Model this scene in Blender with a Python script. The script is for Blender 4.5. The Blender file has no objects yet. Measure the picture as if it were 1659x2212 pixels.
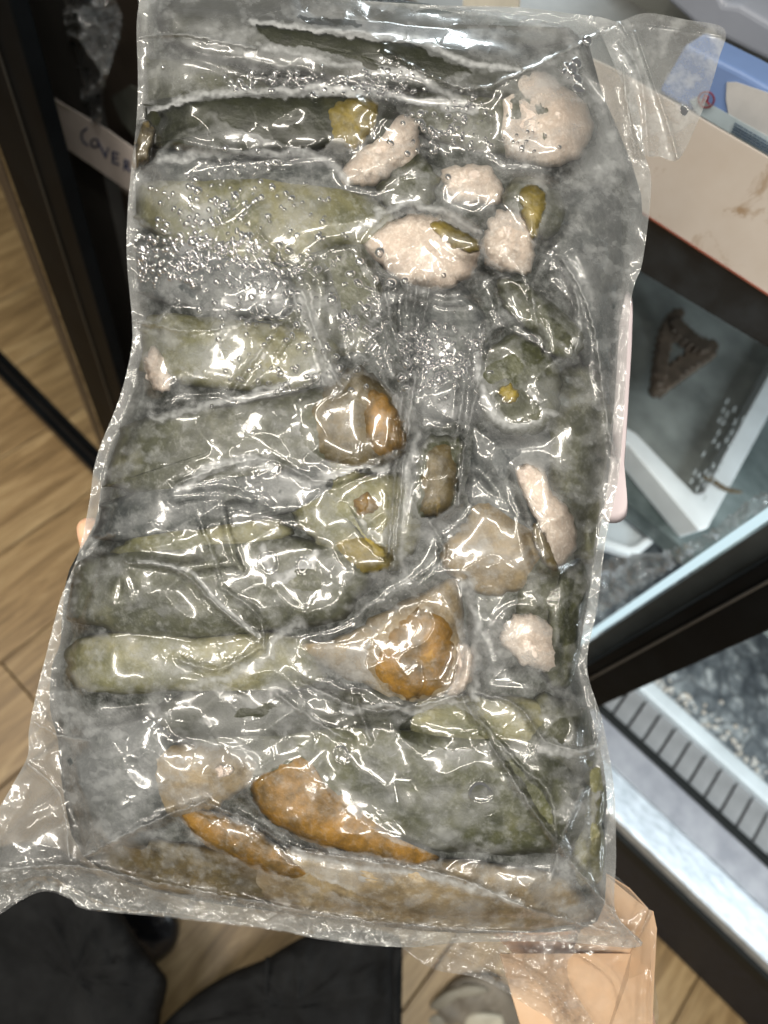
import bpy, math, random
import numpy as np
from mathutils import Vector, Matrix
random.seed(4); rng = np.random.default_rng(11)
S = bpy.context.scene; COL = S.collection

# ------------------------------------------------------------------ camera
# photograph measured on a 1659 x 2212 grid; focal length 1474 grid units (24 mm equivalent)
FOC, CX, CY = 1474.0, 829.5, 1106.0
CAMH = 1.5
def nrm(v): v = np.array(v, float); return v/np.linalg.norm(v)
dn = nrm(((555-CX), -(1860-CY), -FOC))            # straight down, in camera axes
Zc = -dn
Xc = -nrm((-3446-CX, -(-2621-CY), -FOC)); Xc = nrm(Xc-Zc*np.dot(Xc, Zc))   # along the freezer front
Yc = np.cross(Zc, Xc)
R = np.array([Xc, Yc, Zc])                        # camera axes -> world axes
cam = bpy.data.cameras.new('camera'); co = bpy.data.objects.new('camera', cam); COL.objects.link(co)
M = Matrix(R.tolist()).to_4x4(); M.translation = Vector((0, 0, CAMH)); co.matrix_world = M
cam.sensor_fit = 'VERTICAL'; cam.sensor_height = 36; cam.lens = 36*FOC/2212.0
cam.clip_start = .02; cam.clip_end = 100
BAGD = .30
cam.dof.use_dof = True; cam.dof.focus_distance = BAGD; cam.dof.aperture_fstop = 7.5
S.camera = co

# ------------------------------------------------------------------ light of the shop
w = bpy.data.worlds.new('World'); S.world = w; w.use_nodes = True
w.node_tree.nodes['Background'].inputs[0].default_value = (.92, .91, .88, 1)
w.node_tree.nodes['Background'].inputs[1].default_value = .17
def area(name, loc, target, sx, sy, power, col):
    l = bpy.data.lights.new(name, 'AREA'); l.shape = 'RECTANGLE'; l.size = sx; l.size_y = sy; l.energy = power; l.color = col
    o = bpy.data.objects.new(name, l); COL.objects.link(o); o.location = loc
    o.rotation_euler = (Vector(target)-Vector(loc)).to_track_quat('-Z', 'Y').to_euler()
    return o
for lx, ly, sx, sy, e in ((-.15, -.75, .10, .9, 20), (.95, -.75, .10, .9, 20), (.40, -1.45, .9, .10, 20), (.40, -.12, .9, .07, 13), (-1.25, -.4, .9, .10, 18), (-.2, -2.6, 1.2, .14, 40)):
    area('ceiling_panel', (lx, ly, 2.9), (lx, ly, 0), sx, sy, e*.92, (1, .94, .84) if lx < 1 else (.92, .97, 1))
S.view_settings.view_transform = 'Standard'; S.view_settings.look = 'None'; S.view_settings.exposure = 0.0
S.render.engine = 'CYCLES'
S.cycles.transparent_max_bounces = 24; S.cycles.max_bounces = 10

# ------------------------------------------------------------------ helpers
def W(px, py, depth):                             # grid point at a depth (m) along the lens axis -> world
    px = np.asarray(px, float); py = np.asarray(py, float); depth = np.asarray(depth, float)
    c = np.stack([(px-CX)/FOC*depth, -(py-CY)/FOC*depth, -depth*np.ones_like(px)], -1)
    return c @ R.T + np.array([0, 0, CAMH])
def P(px, py, ax, val):                           # grid point on the plane axis = val
    d = R @ np.array([(px-CX)/FOC, -(py-CY)/FOC, -1.0]); i = 'xyz'.index(ax)
    o = np.array([0, 0, CAMH]); t = (val-o[i])/d[i]
    return o+d*t
def link(name, verts, faces, mat, parent=None, smooth=True, attrs=None):
    v = np.asarray(verts, float)
    c = v.mean(0) if parent is None else np.array(parent.location)
    me = bpy.data.meshes.new(name)
    f = faces if isinstance(faces, list) else None
    if f is None:                                 # quad array
        q = np.asarray(faces); n = len(q)
        me.vertices.add(len(v)); me.vertices.foreach_set('co', (v-c).astype(np.float32).ravel())
        me.loops.add(4*n); me.loops.foreach_set('vertex_index', q.astype(np.int32).ravel())
        me.polygons.add(n); me.polygons.foreach_set('loop_start', np.arange(0, 4*n, 4, dtype=np.int32))
        me.polygons.foreach_set('loop_total', np.full(n, 4, np.int32)); me.update(calc_edges=True)
    else:
        me.from_pydata((v-c).tolist(), [], f); me.update()
    me.validate()
    if smooth: me.polygons.foreach_set('use_smooth', [True]*len(me.polygons))
    if attrs:
        for k, a in attrs.items():
            if a.ndim == 1:
                at = me.attributes.new(k, 'FLOAT', 'POINT'); at.data.foreach_set('value', a.astype(np.float32))
    me.materials.append(mat)
    o = bpy.data.objects.new(name, me); COL.objects.link(o)
    if parent is not None: o.parent = parent
    else: o.location = c
    return o
def empty(name, loc, label=None, cat=None, group=None):
    o = bpy.data.objects.new(name, None); o.empty_display_size = .02; COL.objects.link(o); o.location = loc
    tag(o, label, cat, group); return o
def tag(o, label=None, cat=None, group=None, kind=None):
    for k, v in (('label', label), ('category', cat), ('group', group), ('kind', kind)):
        if v: o[k] = v
    return o
def slab(name, pts, ax, val, thick, mat, parent=None, bevel=0):
    """outline on a real plane with real thickness away from the viewer"""
    a = np.array([P(x, y, ax, val) for x, y in pts]); n = len(a)
    off = np.zeros(3); i = 'xyz'.index(ax); off[i] = thick if ax != 'z' else -thick
    v = np.vstack([a, a+off]); f = [list(range(n)), list(range(2*n-1, n-1, -1))]
    for k in range(n): f.append([k, k+n, (k+1) % n+n, (k+1) % n])
    o = link(name, v, f, mat, parent, smooth=False)
    if bevel:
        m = o.modifiers.new('b', 'BEVEL'); m.width = bevel; m.segments = 3
    import bmesh
    bm = bmesh.new(); bm.from_mesh(o.data); bmesh.ops.recalc_face_normals(bm, faces=bm.faces); bm.to_mesh(o.data); bm.free()
    return o
def box(name, lo, hi, mat, parent=None, bevel=0):
    lo = np.array(lo, float); hi = np.array(hi, float)
    v = [[(lo, hi)[i][0], (lo, hi)[j][1], (lo, hi)[k][2]] for i in (0, 1) for j in (0, 1) for k in (0, 1)]
    f = [[0, 1, 3, 2], [4, 6, 7, 5], [0, 4, 5, 1], [2, 3, 7, 6], [0, 2, 6, 4], [1, 5, 7, 3]]
    o = link(name, v, f, mat, parent, smooth=False)
    if bevel: m = o.modifiers.new('b', 'BEVEL'); m.width = bevel; m.segments = 2
    return o
def vnoise(x, y, seed):                           # smooth value noise on arrays
    r = np.random.default_rng(seed).random((256, 256))
    xi = np.floor(x).astype(int); yi = np.floor(y).astype(int); fx = x-xi; fy = y-yi
    fx = fx*fx*fx*(fx*(fx*6-15)+10); fy = fy*fy*fy*(fy*(fy*6-15)+10)
    g = lambda a, b: r[a & 255, b & 255]
    return (g(xi, yi)*(1-fx)+g(xi+1, yi)*fx)*(1-fy)+(g(xi, yi+1)*(1-fx)+g(xi+1, yi+1)*fx)*fy
def fbm(x, y, seed, octv=4, ridge=False):
    s = 0; a = .5; t = 0
    for k in range(octv):
        ca, sa = math.cos(.6+1.1*k), math.sin(.6+1.1*k)
        n = vnoise((x*ca-y*sa)*2**k+17*k, (x*sa+y*ca)*2**k+9*k, seed+k)
        if ridge: n = 1-abs(2*n-1)
        s = s+a*n; t += a; a *= .5
    return s/t
def inside(px, py, poly):
    r = np.zeros(px.shape, bool); n = len(poly)
    for i in range(n):
        x1, y1 = poly[i]; x2, y2 = poly[(i+1) % n]
        if y1 == y2: continue
        c = ((y1 > py) != (y2 > py)) & (px < (x2-x1)*(py-y1)/(y2-y1)+x1); r ^= c
    return r
def segdist(px, py, pts, closed):
    best = np.full(px.shape, 1e9); bx = px.copy(); by = py.copy(); n = len(pts)
    for i in range(n if closed else n-1):
        x1, y1 = pts[i]; x2, y2 = pts[(i+1) % n]; dx, dy = x2-x1, y2-y1
        t = np.clip(((px-x1)*dx+(py-y1)*dy)/(dx*dx+dy*dy+1e-9), 0, 1)
        qx = x1+t*dx; qy = y1+t*dy; d = np.hypot(px-qx, py-qy); m = d < best
        best = np.where(m, d, best); bx = np.where(m, qx, bx); by = np.where(m, qy, by)
    return best, bx, by
def sstep(a, b, x): t = np.clip((x-a)/(b-a), 0, 1); return t*t*(3-2*t)
def spline(pts, n=8, closed=True):                # Catmull-Rom
    p = np.array(pts, float); m = len(p); out = []
    for i in range(m if closed else m-1):
        g = (lambda k: p[k % m]) if closed else (lambda k: p[min(max(k, 0), m-1)])
        a, b, c, d = g(i-1), g(i), g(i+1), g(i+2)
        for k in range(n):
            t = k/n; out.append(.5*((2*b)+(-a+c)*t+(2*a-5*b+4*c-d)*t*t+(-a+3*b-3*c+d)*t**3))
    if not closed: out.append(p[-1])
    return np.array(out)

# ------------------------------------------------------------------ materials
class NT:
    def __init__(s, name):
        s.m = bpy.data.materials.new(name); s.m.use_nodes = True; s.t = s.m.node_tree
        for n in list(s.t.nodes): s.t.nodes.remove(n)
        s.out = s.n('ShaderNodeOutputMaterial')
        s.tc = s.n('ShaderNodeTexCoord')
    def n(s, typ, ins=None, **kw):
        nd = s.t.nodes.new(typ)
        for k, v in kw.items(): setattr(nd, k, v)
        for k, v in (ins or {}).items():
            if isinstance(v, bpy.types.NodeSocket): s.t.links.new(v, nd.inputs[k])
            else: nd.inputs[k].default_value = v
        return nd
    def noise(s, scale, detail=4, vec=None, stretch=None, rough=.55, dist=0):
        v = vec or s.tc.outputs['Object']
        if stretch: v = s.n('ShaderNodeMapping', {0: v, 'Scale': stretch}).outputs[0]
        return s.n('ShaderNodeTexNoise', {'Vector': v, 'Scale': scale, 'Detail': detail, 'Roughness': rough, 'Distortion': dist}).outputs[0]
    def ramp(s, fac, stops):
        r = s.n('ShaderNodeValToRGB', {0: fac}); e = r.color_ramp.elements
        while len(e) < len(stops): e.new(.5)
        for el, (p, c) in zip(e, stops):
            el.position = p; el.color = c if len(c) == 4 else (*c, 1)
        return r.outputs[0]
    def mix(s, f, a, b, blend='MIX'):
        m = s.n('ShaderNodeMix', data_type='RGBA', blend_type=blend)
        for k, v in ((0, f), (6, a), (7, b)):
            if isinstance(v, bpy.types.NodeSocket): s.t.links.new(v, m.inputs[k])
            else: m.inputs[k].default_value = v if k == 0 else (*v, 1)[:4]
        return m.outputs[2]
    def math(s, op, a, b=0.0, clamp=False):
        return s.n('ShaderNodeMath', {0: a, 1: b}, operation=op, use_clamp=clamp).outputs[0]
    def bump(s, h, strength=.3, dist=.001, normal=None):
        d = {'Height': h, 'Strength': strength, 'Distance': dist}
        if normal: d['Normal'] = normal
        return s.n('ShaderNodeBump', d).outputs[0]
    def pbr(s, col, rough=.5, normal=None, **kw):
        d = {'Base Color': col if isinstance(col, bpy.types.NodeSocket) else (*col, 1), 'Roughness': rough}
        if normal: d['Normal'] = normal
        d.update(kw); b = s.n('ShaderNodeBsdfPrincipled', d); s.surf(b.outputs[0]); return b
    def surf(s, o): s.t.links.new(o, s.out.inputs[0])

def simple(name, col, rough=.5, var=.25, scale=30, bump=.2, metal=0, col2=None, spec=.5, **kw):
    kw['Specular IOR Level'] = spec
    t = NT(name); n = t.noise(scale, 6)
    c2 = col2 or tuple(c*(1-var) for c in col)
    c = t.ramp(n, [(.35, c2), (.65, col)])
    t.pbr(c, rough, t.bump(t.noise(scale*6, 3), bump, .0006), Metallic=metal, **kw); return t.m

def flesh_mat(name, a, b, c, frost=.35, fscale=260, off=0, crumb=False):
    """frozen skin or flesh: two body tones, darker veins, crystals of frost on it"""
    t = NT(name); co_ = t.n('ShaderNodeMapping', {0: t.tc.outputs['Object'], 'Location': (off, off*.7, 0)}).outputs[0]
    big = t.noise(34, 5, co_, rough=.6, dist=.8); mid = t.noise(120, 5, co_, rough=.65); fin = t.noise(fscale, 6, co_, rough=.75)
    col = t.ramp(big, [(.22, a), (.52, b), (.82, c)])
    col = t.mix(t.ramp(mid, [(.42, (0, 0, 0)), (.62, (1, 1, 1))]), col, t.mix(.55, col, tuple(x*.6 for x in a)))
    if crumb:
        wv = t.n('ShaderNodeTexNoise', {'Vector': co_, 'Scale': 160.0, 'Detail': 3.0}).outputs['Color']
        v2 = t.n('ShaderNodeMix', {0: .012, 4: co_, 5: wv}, data_type='VECTOR').outputs[1]
        cv = t.n('ShaderNodeTexVoronoi', {'Vector': v2, 'Scale': 480.0}, feature='F1').outputs[0]
        col = t.mix(t.ramp(t.math('ADD', cv, t.math('MULTIPLY', fin, .8)), [(.62, (0, 0, 0)), (1.0, (.6, .6, .6))]), col, (.56, .45, .37))
    fr = t.math('MULTIPLY', t.ramp(fin, [(.50, (0, 0, 0)), (.72, (1, 1, 1))]), frost)
    col = t.mix(fr, col, (.62, .63, .62))
    nb = t.bump(fin, .7 if off == .1 else .5, .0022 if off == .1 else .0008); nb = t.bump(mid, .5, .0014, nb)
    t.pbr(col, .42, nb); return t.m
MATS = dict(
 skin_dark=flesh_mat('dark_olive_skin', (.012, .014, .004), (.022, .025, .007), (.045, .043, .012), .03),
 skin_grey=flesh_mat('grey_green_skin', (.036, .040, .026), (.092, .094, .056), (.20, .19, .11), .30, off=.3),
 skin_slate=flesh_mat('slate_skin', (.030, .036, .040), (.062, .070, .070), (.13, .135, .12), .30, off=.9),
 skin_olive=flesh_mat('yellow_olive_skin', (.10, .105, .045), (.20, .19, .095), (.32, .29, .17), .35, off=.5),
 skin_moss=flesh_mat('moss_green_skin', (.018, .022, .008), (.064, .068, .026), (.15, .145, .055), .25, off=1.3),
 flesh_pink=flesh_mat('pinkish_white_flesh', (.72, .60, .52), (.90, .81, .74), (.97, .93, .89), .3, 420, off=.1, crumb=True),
 flesh_gold=flesh_mat('golden_flesh', (.075, .058, .008), (.22, .165, .022), (.42, .32, .07), .2, off=.2),
 flesh_orange=flesh_mat('orange_flesh', (.045, .035, .010), (.27, .14, .014), (.50, .27, .03), .22, off=.7),
 flesh_tan=flesh_mat('tan_flesh', (.16, .12, .07), (.30, .23, .13), (.42, .35, .22), .35, off=1.1),
 flesh_brown=flesh_mat('brown_flesh', (.045, .032, .012), (.11, .08, .025), (.20, .14, .05), .2, off=1.6))
def ice_mat():
    t = NT('frosted_ice'); a = t.noise(26, 6, rough=.65, dist=1); b = t.noise(160, 6, rough=.7)
    c = t.ramp(a, [(.36, (.012, .015, .013)), (.56, (.036, .042, .033)), (.78, (.12, .125, .10))])
    c = t.mix(t.ramp(b, [(.45, (0, 0, 0)), (.75, (.6, .6, .6))]), c, (.55, .57, .58))
    t.pbr(c, .3, t.bump(b, .9, .002, t.bump(a, .6, .004)), **{'Subsurface Weight': .2, 'Subsurface Radius': (.004, .004, .005)}); return t.m
ICE = ice_mat()
def film_mat(name='clear_film', haze=1.0, crinkle=1.0, gloss=1.0, tint=(.93, .935, .925)):
    """thin plastic: clear where wet, milky where frost or air sits under it, sharp gloss, creases"""
    t = NT(name); O = t.tc.outputs['Object']
    hz = t.n('ShaderNodeAttribute', attribute_name='haze').outputs['Fac']
    cr = t.n('ShaderNodeAttribute', attribute_name='crease').outputs['Fac']
    sp = t.noise(900, 5, rough=.8); md = t.noise(210, 5, rough=.7, dist=.7)
    h = t.math('MULTIPLY', hz, t.math('ADD', t.math('MULTIPLY', sp, .5), .75))
    h = t.math('MULTIPLY', h, t.math('ADD', t.math('MULTIPLY', md, .9), .55))
    h = t.math('ADD', h, t.math('MULTIPLY', t.math('POWER', t.math('MAXIMUM', cr, 0.0), 3.0), .30))  # crease highlights painted in as milky haze; folded film also scatters more
    h = t.math('MULTIPLY', h, haze, clamp=True)
    vor = t.n('ShaderNodeTexVoronoi', {'Vector': t.n('ShaderNodeMapping', {0: O, 'Scale': (1, 1, 1)}).outputs[0], 'Scale': 95, 'Randomness': 1}, feature='DISTANCE_TO_EDGE').outputs[0]
    crk = t.ramp(vor, [(0, (1, 1, 1)), (.05, (.2, .2, .2)), (.16, (0, 0, 0))])
    crk = t.math('MULTIPLY', crk, t.ramp(t.noise(38, 3), [(.50, (0, 0, 0)), (.64, (1, 1, 1))]))
    rip = t.noise(60, 2, dist=.7, rough=.4, stretch=(1, .55, 1))
    ln = t.noise(330, 4, stretch=(1, 1, .25), rough=.7)
    zone = t.ramp(t.noise(20, 3, dist=.6), [(.54, (.03, .03, .03)), (.72, (1, 1, 1))])
    zone = t.math('MULTIPLY', zone, t.math('ADD', cr, 1.0, clamp=True))
    zone = t.math('ADD', zone, t.math('MULTIPLY', t.math('MAXIMUM', cr, 0.0), .5))
    nb = t.bump(rip, t.math('MULTIPLY', zone, .11*crinkle), .0040)
    nb = t.bump(ln, t.math('MULTIPLY', zone, .16*crinkle), .0008, nb)
    nb = t.bump(crk, .18*crinkle, .0008, nb)
    milk = t.n('ShaderNodeMixShader', {0: .45})
    df = t.n('ShaderNodeBsdfDiffuse', {'Color': (.62, .635, .635, 1), 'Normal': nb}); tl = t.n('ShaderNodeBsdfTranslucent', {'Color': (.62, .635, .635, 1)})
    t.t.links.new(df.outputs[0], milk.inputs[1]); t.t.links.new(tl.outputs[0], milk.inputs[2])
    tr = t.n('ShaderNodeBsdfTransparent', {'Color': (*tint, 1)})
    base = t.n('ShaderNodeMixShader', {0: h}); t.t.links.new(tr.outputs[0], base.inputs[1]); t.t.links.new(milk.outputs[0], base.inputs[2])
    gl = t.n('ShaderNodeBsdfGlossy', {'Color': (1, 1, 1, 1), 'Roughness': .10, 'Normal': nb})
    g2 = t.n('ShaderNodeBsdfGlossy', {'Color': (1, 1, 1, 1), 'Roughness': .34, 'Normal': nb}); gm = t.n('ShaderNodeMixShader', {0: .38})
    t.t.links.new(gl.outputs[0], gm.inputs[1]); t.t.links.new(g2.outputs[0], gm.inputs[2]); gl = gm
    fr = t.n('ShaderNodeFresnel', {'IOR': 1.55, 'Normal': nb}).outputs[0]
    fg = t.math('MULTIPLY', t.math('ADD', t.math('MULTIPLY', fr, 1.4), -.01), gloss, clamp=True)
    fin = t.n('ShaderNodeMixShader', {0: fg}); t.t.links.new(base.outputs[0], fin.inputs[1]); t.t.links.new(gl.outputs[0], fin.inputs[2])
    t.surf(fin.outputs[0]); return t.m
FILM = film_mat(); FILM_LOOSE = film_mat('loose_film', 1.0, .8, 1.1); FILM_BACK = film_mat('back_film', 1, .6, .5)

# ------------------------------------------------------------------ shapes inside the bag (heights in grid units, 0 = film top)
def wobble(poly, amp, seed):
    r = np.random.default_rng(seed); n = len(poly); a = np.zeros(n); th = np.arange(n)/n*2*math.pi
    for k in range(2, 9): a += r.normal()*amp/k*1.6*np.cos(k*th+r.random()*6)
    c = poly.mean(0); d = poly-c; L = np.linalg.norm(d, axis=1, keepdims=True)+1e-6
    return poly+d/L*a[:, None]
def capsule(cx, cy, L, Wd, ang, bend=0, seed=0):
    n = 72; th = np.arange(n)/n*2*math.pi; e = .62
    x = np.sign(np.cos(th))*abs(np.cos(th))**e*L/2; y = np.sign(np.sin(th))*abs(np.sin(th))**.8*Wd/2
    y = y+bend*(x/(L/2))**2; a = math.radians(ang)
    p = np.stack([cx+x*math.cos(a)-y*math.sin(a), cy+x*math.sin(a)+y*math.cos(a)], 1)
    return wobble(p, Wd*.085, seed)
def radial(poly):
    c = poly.mean(0); d = poly-c; th = np.arctan2(d[:, 1], d[:, 0]); r = np.hypot(d[:, 0], d[:, 1]); o = np.argsort(th)
    return c, th[o], r[o]
CONT = [(320, -40), (305, 60), (305, 300), (285, 400), (285, 560), (300, 760), (270, 880), (225, 1010), (205, 1130), (150, 1230), (135, 1320), (130, 1390), (112, 1440), (108, 1530), (125, 1600), (135, 1700), (180, 1850),
        (350, 1930), (600, 1970), (900, 2010), (1150, 2015), (1290, 1990), (1310, 1850), (1310, 1700), (1285, 1570), (1250, 1450), (1270, 1300), (1295, 1150), (1320, 1000), (1340, 700), (1370, 560), (1385, 420), (1300, 200), (1230, 60), (900, 5), (620, -40)]
def drop(x, y):
    d, _, _ = segdist(x, y, CONT, True); d = np.where(inside(x, y, CONT), d, 0)
    return -46*(1-sstep(0, 150, d))**1.6
SURF = []                                          # (centre, theta, radius, z0, H) for the film to lie on
def field(s, X, Y):
    c, th, r, z0, H = s; t = np.arctan2(Y-c[1], X-c[0]); rr = np.interp(t, th, r, period=2*math.pi)
    q = np.hypot(X-c[0], Y-c[1])/rr
    return np.where(q < 1, z0+H*np.sqrt(np.clip(1-q**2.6, 0, 1)), -1e3)
def clip(poly, inset=9):
    p = np.asarray(poly, float); c = p.mean(0); q = p.copy()
    for k in range(12):
        ins = inside(q[:, 0], q[:, 1], CONT); d, bx, by = segdist(q[:, 0], q[:, 1], CONT, True)
        bad = ~ins; 
        if not bad.any(): break
        tgt = np.stack([bx, by], 1); v = c-tgt; v /= np.linalg.norm(v, axis=1, keepdims=True)+1e-9
        q[bad] = (tgt+v*inset)[bad]
    return q
def blob(name, poly, z0, H, mat, parent=None, depth=BAGD, rough=1.3, seed=1, rings=11, reg=True, back=.7):
    poly = np.asarray(poly, float)
    if len(poly) < 40: poly = spline(poly, max(3, 72//len(poly)))
    if reg and name != 'ice':
        c = poly.mean(0); d = poly-c; L = np.linalg.norm(d, axis=1, keepdims=True)+1e-6
        poly = clip(poly+d/L*((fbm(poly[:, 0]/14, poly[:, 1]/14, seed+60, 4)-.5)*20)[:, None])
    c = poly.mean(0); n = len(poly); V = []; sc = depth/FOC
    for side in (1, -1):
        for k in range(rings):
            q = 1-k/rings
            if side < 0 and k == 0: continue
            p = c+(poly-c)*q; hh = math.sqrt(max(0, 1-q**2.6))*H*(1 if side > 0 else -back)
            ns = (fbm(p[:, 0]/26, p[:, 1]/26, seed, 4)-.5)*rough*3+(fbm(p[:, 0]/7, p[:, 1]/7, seed+5, 3)-.5)*rough
            h = z0+hh+ns*(1 if side > 0 else 0)*min(1, 3*(1-q)+.3)
            if reg: h = h+drop(p[:, 0], p[:, 1])
            V.append(W(p[:, 0], p[:, 1], depth-h*sc))
        V.append(W([c[0]], [c[1]], depth-(z0+H*(1 if side > 0 else -back)+(drop(c[:1], c[1:])[0] if reg else 0))*sc))
    F = []; base = [i*n for i in range(rings)]; top = rings*n
    for i in range(rings-1):
        for j in range(n): F.append([base[i]+j, base[i]+(j+1) % n, base[i+1]+(j+1) % n, base[i+1]+j])
    for j in range(n): F.append([base[-1]+j, base[-1]+(j+1) % n, top])
    b2 = [0]+[top+1+i*n for i in range(rings-1)]; bot = top+1+(rings-1)*n
    for i in range(rings-1):
        for j in range(n): F.append([b2[i]+j, b2[i+1]+j, b2[i+1]+(j+1) % n, b2[i]+(j+1) % n])
    for j in range(n): F.append([b2[-1]+j, bot, b2[-1]+(j+1) % n])
    if reg: SURF.append((*radial(poly), z0, H))
    v = np.vstack(V)
    if parent is None: return link(name, v, F, mat)
    return link(name, v, F, mat, parent)
GP = 'frozen pieces packed in the clear bag'
def piece(body, mat, z0, H, label, parts=(), seed=0):
    body = np.asarray(body, float); c = body.mean(0)
    z0 = z0+.15*H; H = H*.85
    root = empty('frozen_roll', W(c[0], c[1], BAGD-z0*BAGD/FOC).tolist(), label, 'frozen food', GP)
    blob('skin', body, z0, H, MATS[mat], root, seed=seed, rough=1.6 if mat != 'flesh_pink' else 8)
    for nm, pl, m, dz, h in parts:
        blob(nm, pl, z0+dz*.9+4, h*.85+2, MATS[m], root, seed=seed+7, rough=2.2 if m != 'flesh_pink' else 8)
    return root
C = capsule
piece(C(800, 45, 900, 95, 3, 0, 1), 'skin_dark', -75, 40, 'dark piece along the very top edge of the bag', seed=1)
piece(C(770, 118, 880, 120, 9, 0, 2), 'skin_dark', -52, 45, 'long dark olive piece second from the top, showing as a sharp dark band', seed=2)
piece(C(560, 262, 620, 130, 1, 8, 3), 'skin_dark', -48, 46, 'long dark olive piece with a golden right end, under the top left corner',
      [('golden_end', [(700, 240), (740, 215), (790, 210), (822, 232), (808, 285), (765, 322), (715, 300)], 'flesh_gold', 12, 36),
       ('brown_end', [(270, 275), (320, 262), (335, 300), (315, 350), (275, 375), (262, 320)], 'flesh_brown', 6, 30)], 3)
piece(C(330, 190, 500, 150, 4, 0, 4), 'skin_grey', -70, 34, 'frost-covered grey green piece in the top left corner of the bag', seed=4)
piece([(730, 395), (760, 340), (820, 290), (865, 250), (905, 270), (900, 330), (860, 370), (800, 400)], 'flesh_pink', -46, 42,
      'pink white cut end touching the golden end of the upper dark piece', seed=5)
piece([(1075, 280), (1090, 190), (1140, 150), (1200, 170), (1270, 230), (1280, 290), (1240, 350), (1150, 355), (1090, 330)], 'flesh_pink', -52, 46,
      'pinkish frosted chunk near the top right with a grey hollow', [('grey_hollow', [(1090, 250), (1105, 195), (1150, 185), (1190, 215), (1215, 270), (1190, 330), (1140, 300)], 'skin_grey', 2, 36)], 6)
piece(C(1040, 255, 330, 150, 10, 0, 7), 'skin_grey', -66, 38, 'grey piece between the long dark band and the frosted pink chunk', seed=7)
piece(C(560, 465, 610, 140, 5, 0, 8), 'skin_olive', -52, 44, 'yellow olive piece under the densest patch of droplets', seed=8)
piece(C(560, 375, 560, 90, 6, 0, 9), 'skin_slate', -62, 34, 'slate piece crossing below the upper dark olive piece', seed=9)
piece(C(480, 605, 480, 145, 8, 0, 10), 'skin_slate', -58, 38, 'slate grey piece under fine droplets at the left edge', seed=10)
piece(C(700, 610, 320, 250, 80, 0, 11), 'skin_grey', -64, 40, 'grey green piece standing upright left of the big pink white chunk', seed=11)
piece(C(500, 762, 460, 150, 4, 0, 12), 'skin_olive', -50, 44, 'olive piece with a pink torn left end, left edge half way up',
      [('torn_end', [(310, 780), (335, 745), (360, 790), (372, 830), (350, 850), (325, 830)], 'flesh_pink', 18, 24)], 12)
piece([(785, 520), (850, 475), (905, 460), (965, 478), (1034, 518), (1034, 562), (1012, 604), (940, 626), (868, 608), (815, 568)], 'flesh_pink', -42, 44,
      'big crumbly pink white chunk, brightest in the bag', [('olive_rind', [(930, 478), (965, 480), (1030, 518), (1030, 545), (985, 540), (945, 510)], 'flesh_gold', 24, 24)], 13)
piece([(1040, 520), (1070, 460), (1110, 455), (1150, 490), (1155, 545), (1140, 590), (1090, 585), (1050, 570)], 'flesh_pink', -44, 42,
      'small pink white chunk just right of the brightest chunk', seed=14)
piece([(1085, 430), (1110, 385), (1165, 380), (1210, 420), (1215, 480), (1180, 520), (1150, 500), (1120, 470)], 'skin_grey', -46, 42,
      'grey rimmed piece with a golden heart on the upper right', [('golden_heart', [(1118, 410), (1150, 398), (1182, 430), (1172, 480), (1150, 520), (1128, 470)], 'flesh_gold', 16, 32)], 15)
piece(C(880, 390, 120, 130, 60, 0, 16), 'skin_moss', -56, 36, 'little olive stub above the brightest chunk', seed=16)
piece(C(1020, 400, 130, 90, 20, 0, 17), 'flesh_pink', -66, 38, 'pale mauve chunk between the olive stub and the golden heart', seed=17)
piece(C(1290, 600, 420, 170, 78, 0, 18), 'skin_slate', -66, 38, 'slate piece upright along the right edge, upper half', seed=18)
piece(C(960, 760, 330, 190, 86, 0, 19), 'skin_slate', -62, 38, 'slate grey piece under the creases in the middle of the bag', seed=19)
piece(C(1170, 690, 230, 90, 42, 0, 20), 'skin_moss', -50, 38, 'dark green sliver slanting down on the right, above the ring', seed=20)
piece([(1030, 800), (1060, 745), (1130, 725), (1190, 770), (1215, 840), (1190, 920), (1120, 945), (1055, 915), (1030, 860)], 'skin_moss', -46, 44,
      'round green piece with a tiny gold spot in a frosty ring',
      [('gold_spot', [(1078, 842), (1098, 828), (1122, 845), (1112, 870), (1086, 872)], 'flesh_gold', 34, 16)], 21)
piece(C(510, 950, 700, 165, -12, 0, 22), 'skin_grey', -50, 44, 'wide grey green piece slanting up to the right at mid left', seed=22)
piece(C(470, 1082, 600, 112, -11, 0, 23), 'skin_slate', -50, 40, 'dark slate piece with a blunt left end, below the wide grey green one', seed=23)
piece([(650, 880), (700, 840), (770, 790), (830, 830), (878, 905), (880, 970), (830, 1005), (760, 1015), (690, 990), (645, 940)], 'flesh_brown', -44, 42,
      'brown piece with an orange right half in the middle of the bag',
      [('orange_half', [(790, 850), (830, 850), (868, 905), (872, 965), (820, 985), (785, 940)], 'flesh_orange', 16, 32)], 24)
piece(C(780, 1115, 250, 220, 20, 0, 25), 'skin_olive', -54, 42, 'olive orange piece crossed by thin dark scratches',
      [('orange_spot', [(760, 1080), (790, 1065), (815, 1085), (805, 1115), (770, 1115)], 'flesh_orange', 24, 20),
       ('gold_spot', [(720, 1170), (780, 1150), (850, 1190), (830, 1235), (760, 1230)], 'flesh_gold', 16, 24)], 25)
piece(C(940, 1030, 190, 110, 96, 0, 26), 'skin_moss', -48, 40, 'upright oval moss green piece between the vertical creases', [('clear_olive', [(905, 1050), (925, 965), (975, 960), (990, 1020), (980, 1085), (940, 1118), (908, 1105)], 'flesh_brown', 6, 38)], seed=26)
piece(C(1110, 1010, 230, 330, 0, 0, 27), 'skin_slate', -72, 36, 'broad slate piece right of the vertical creases', seed=27)
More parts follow.
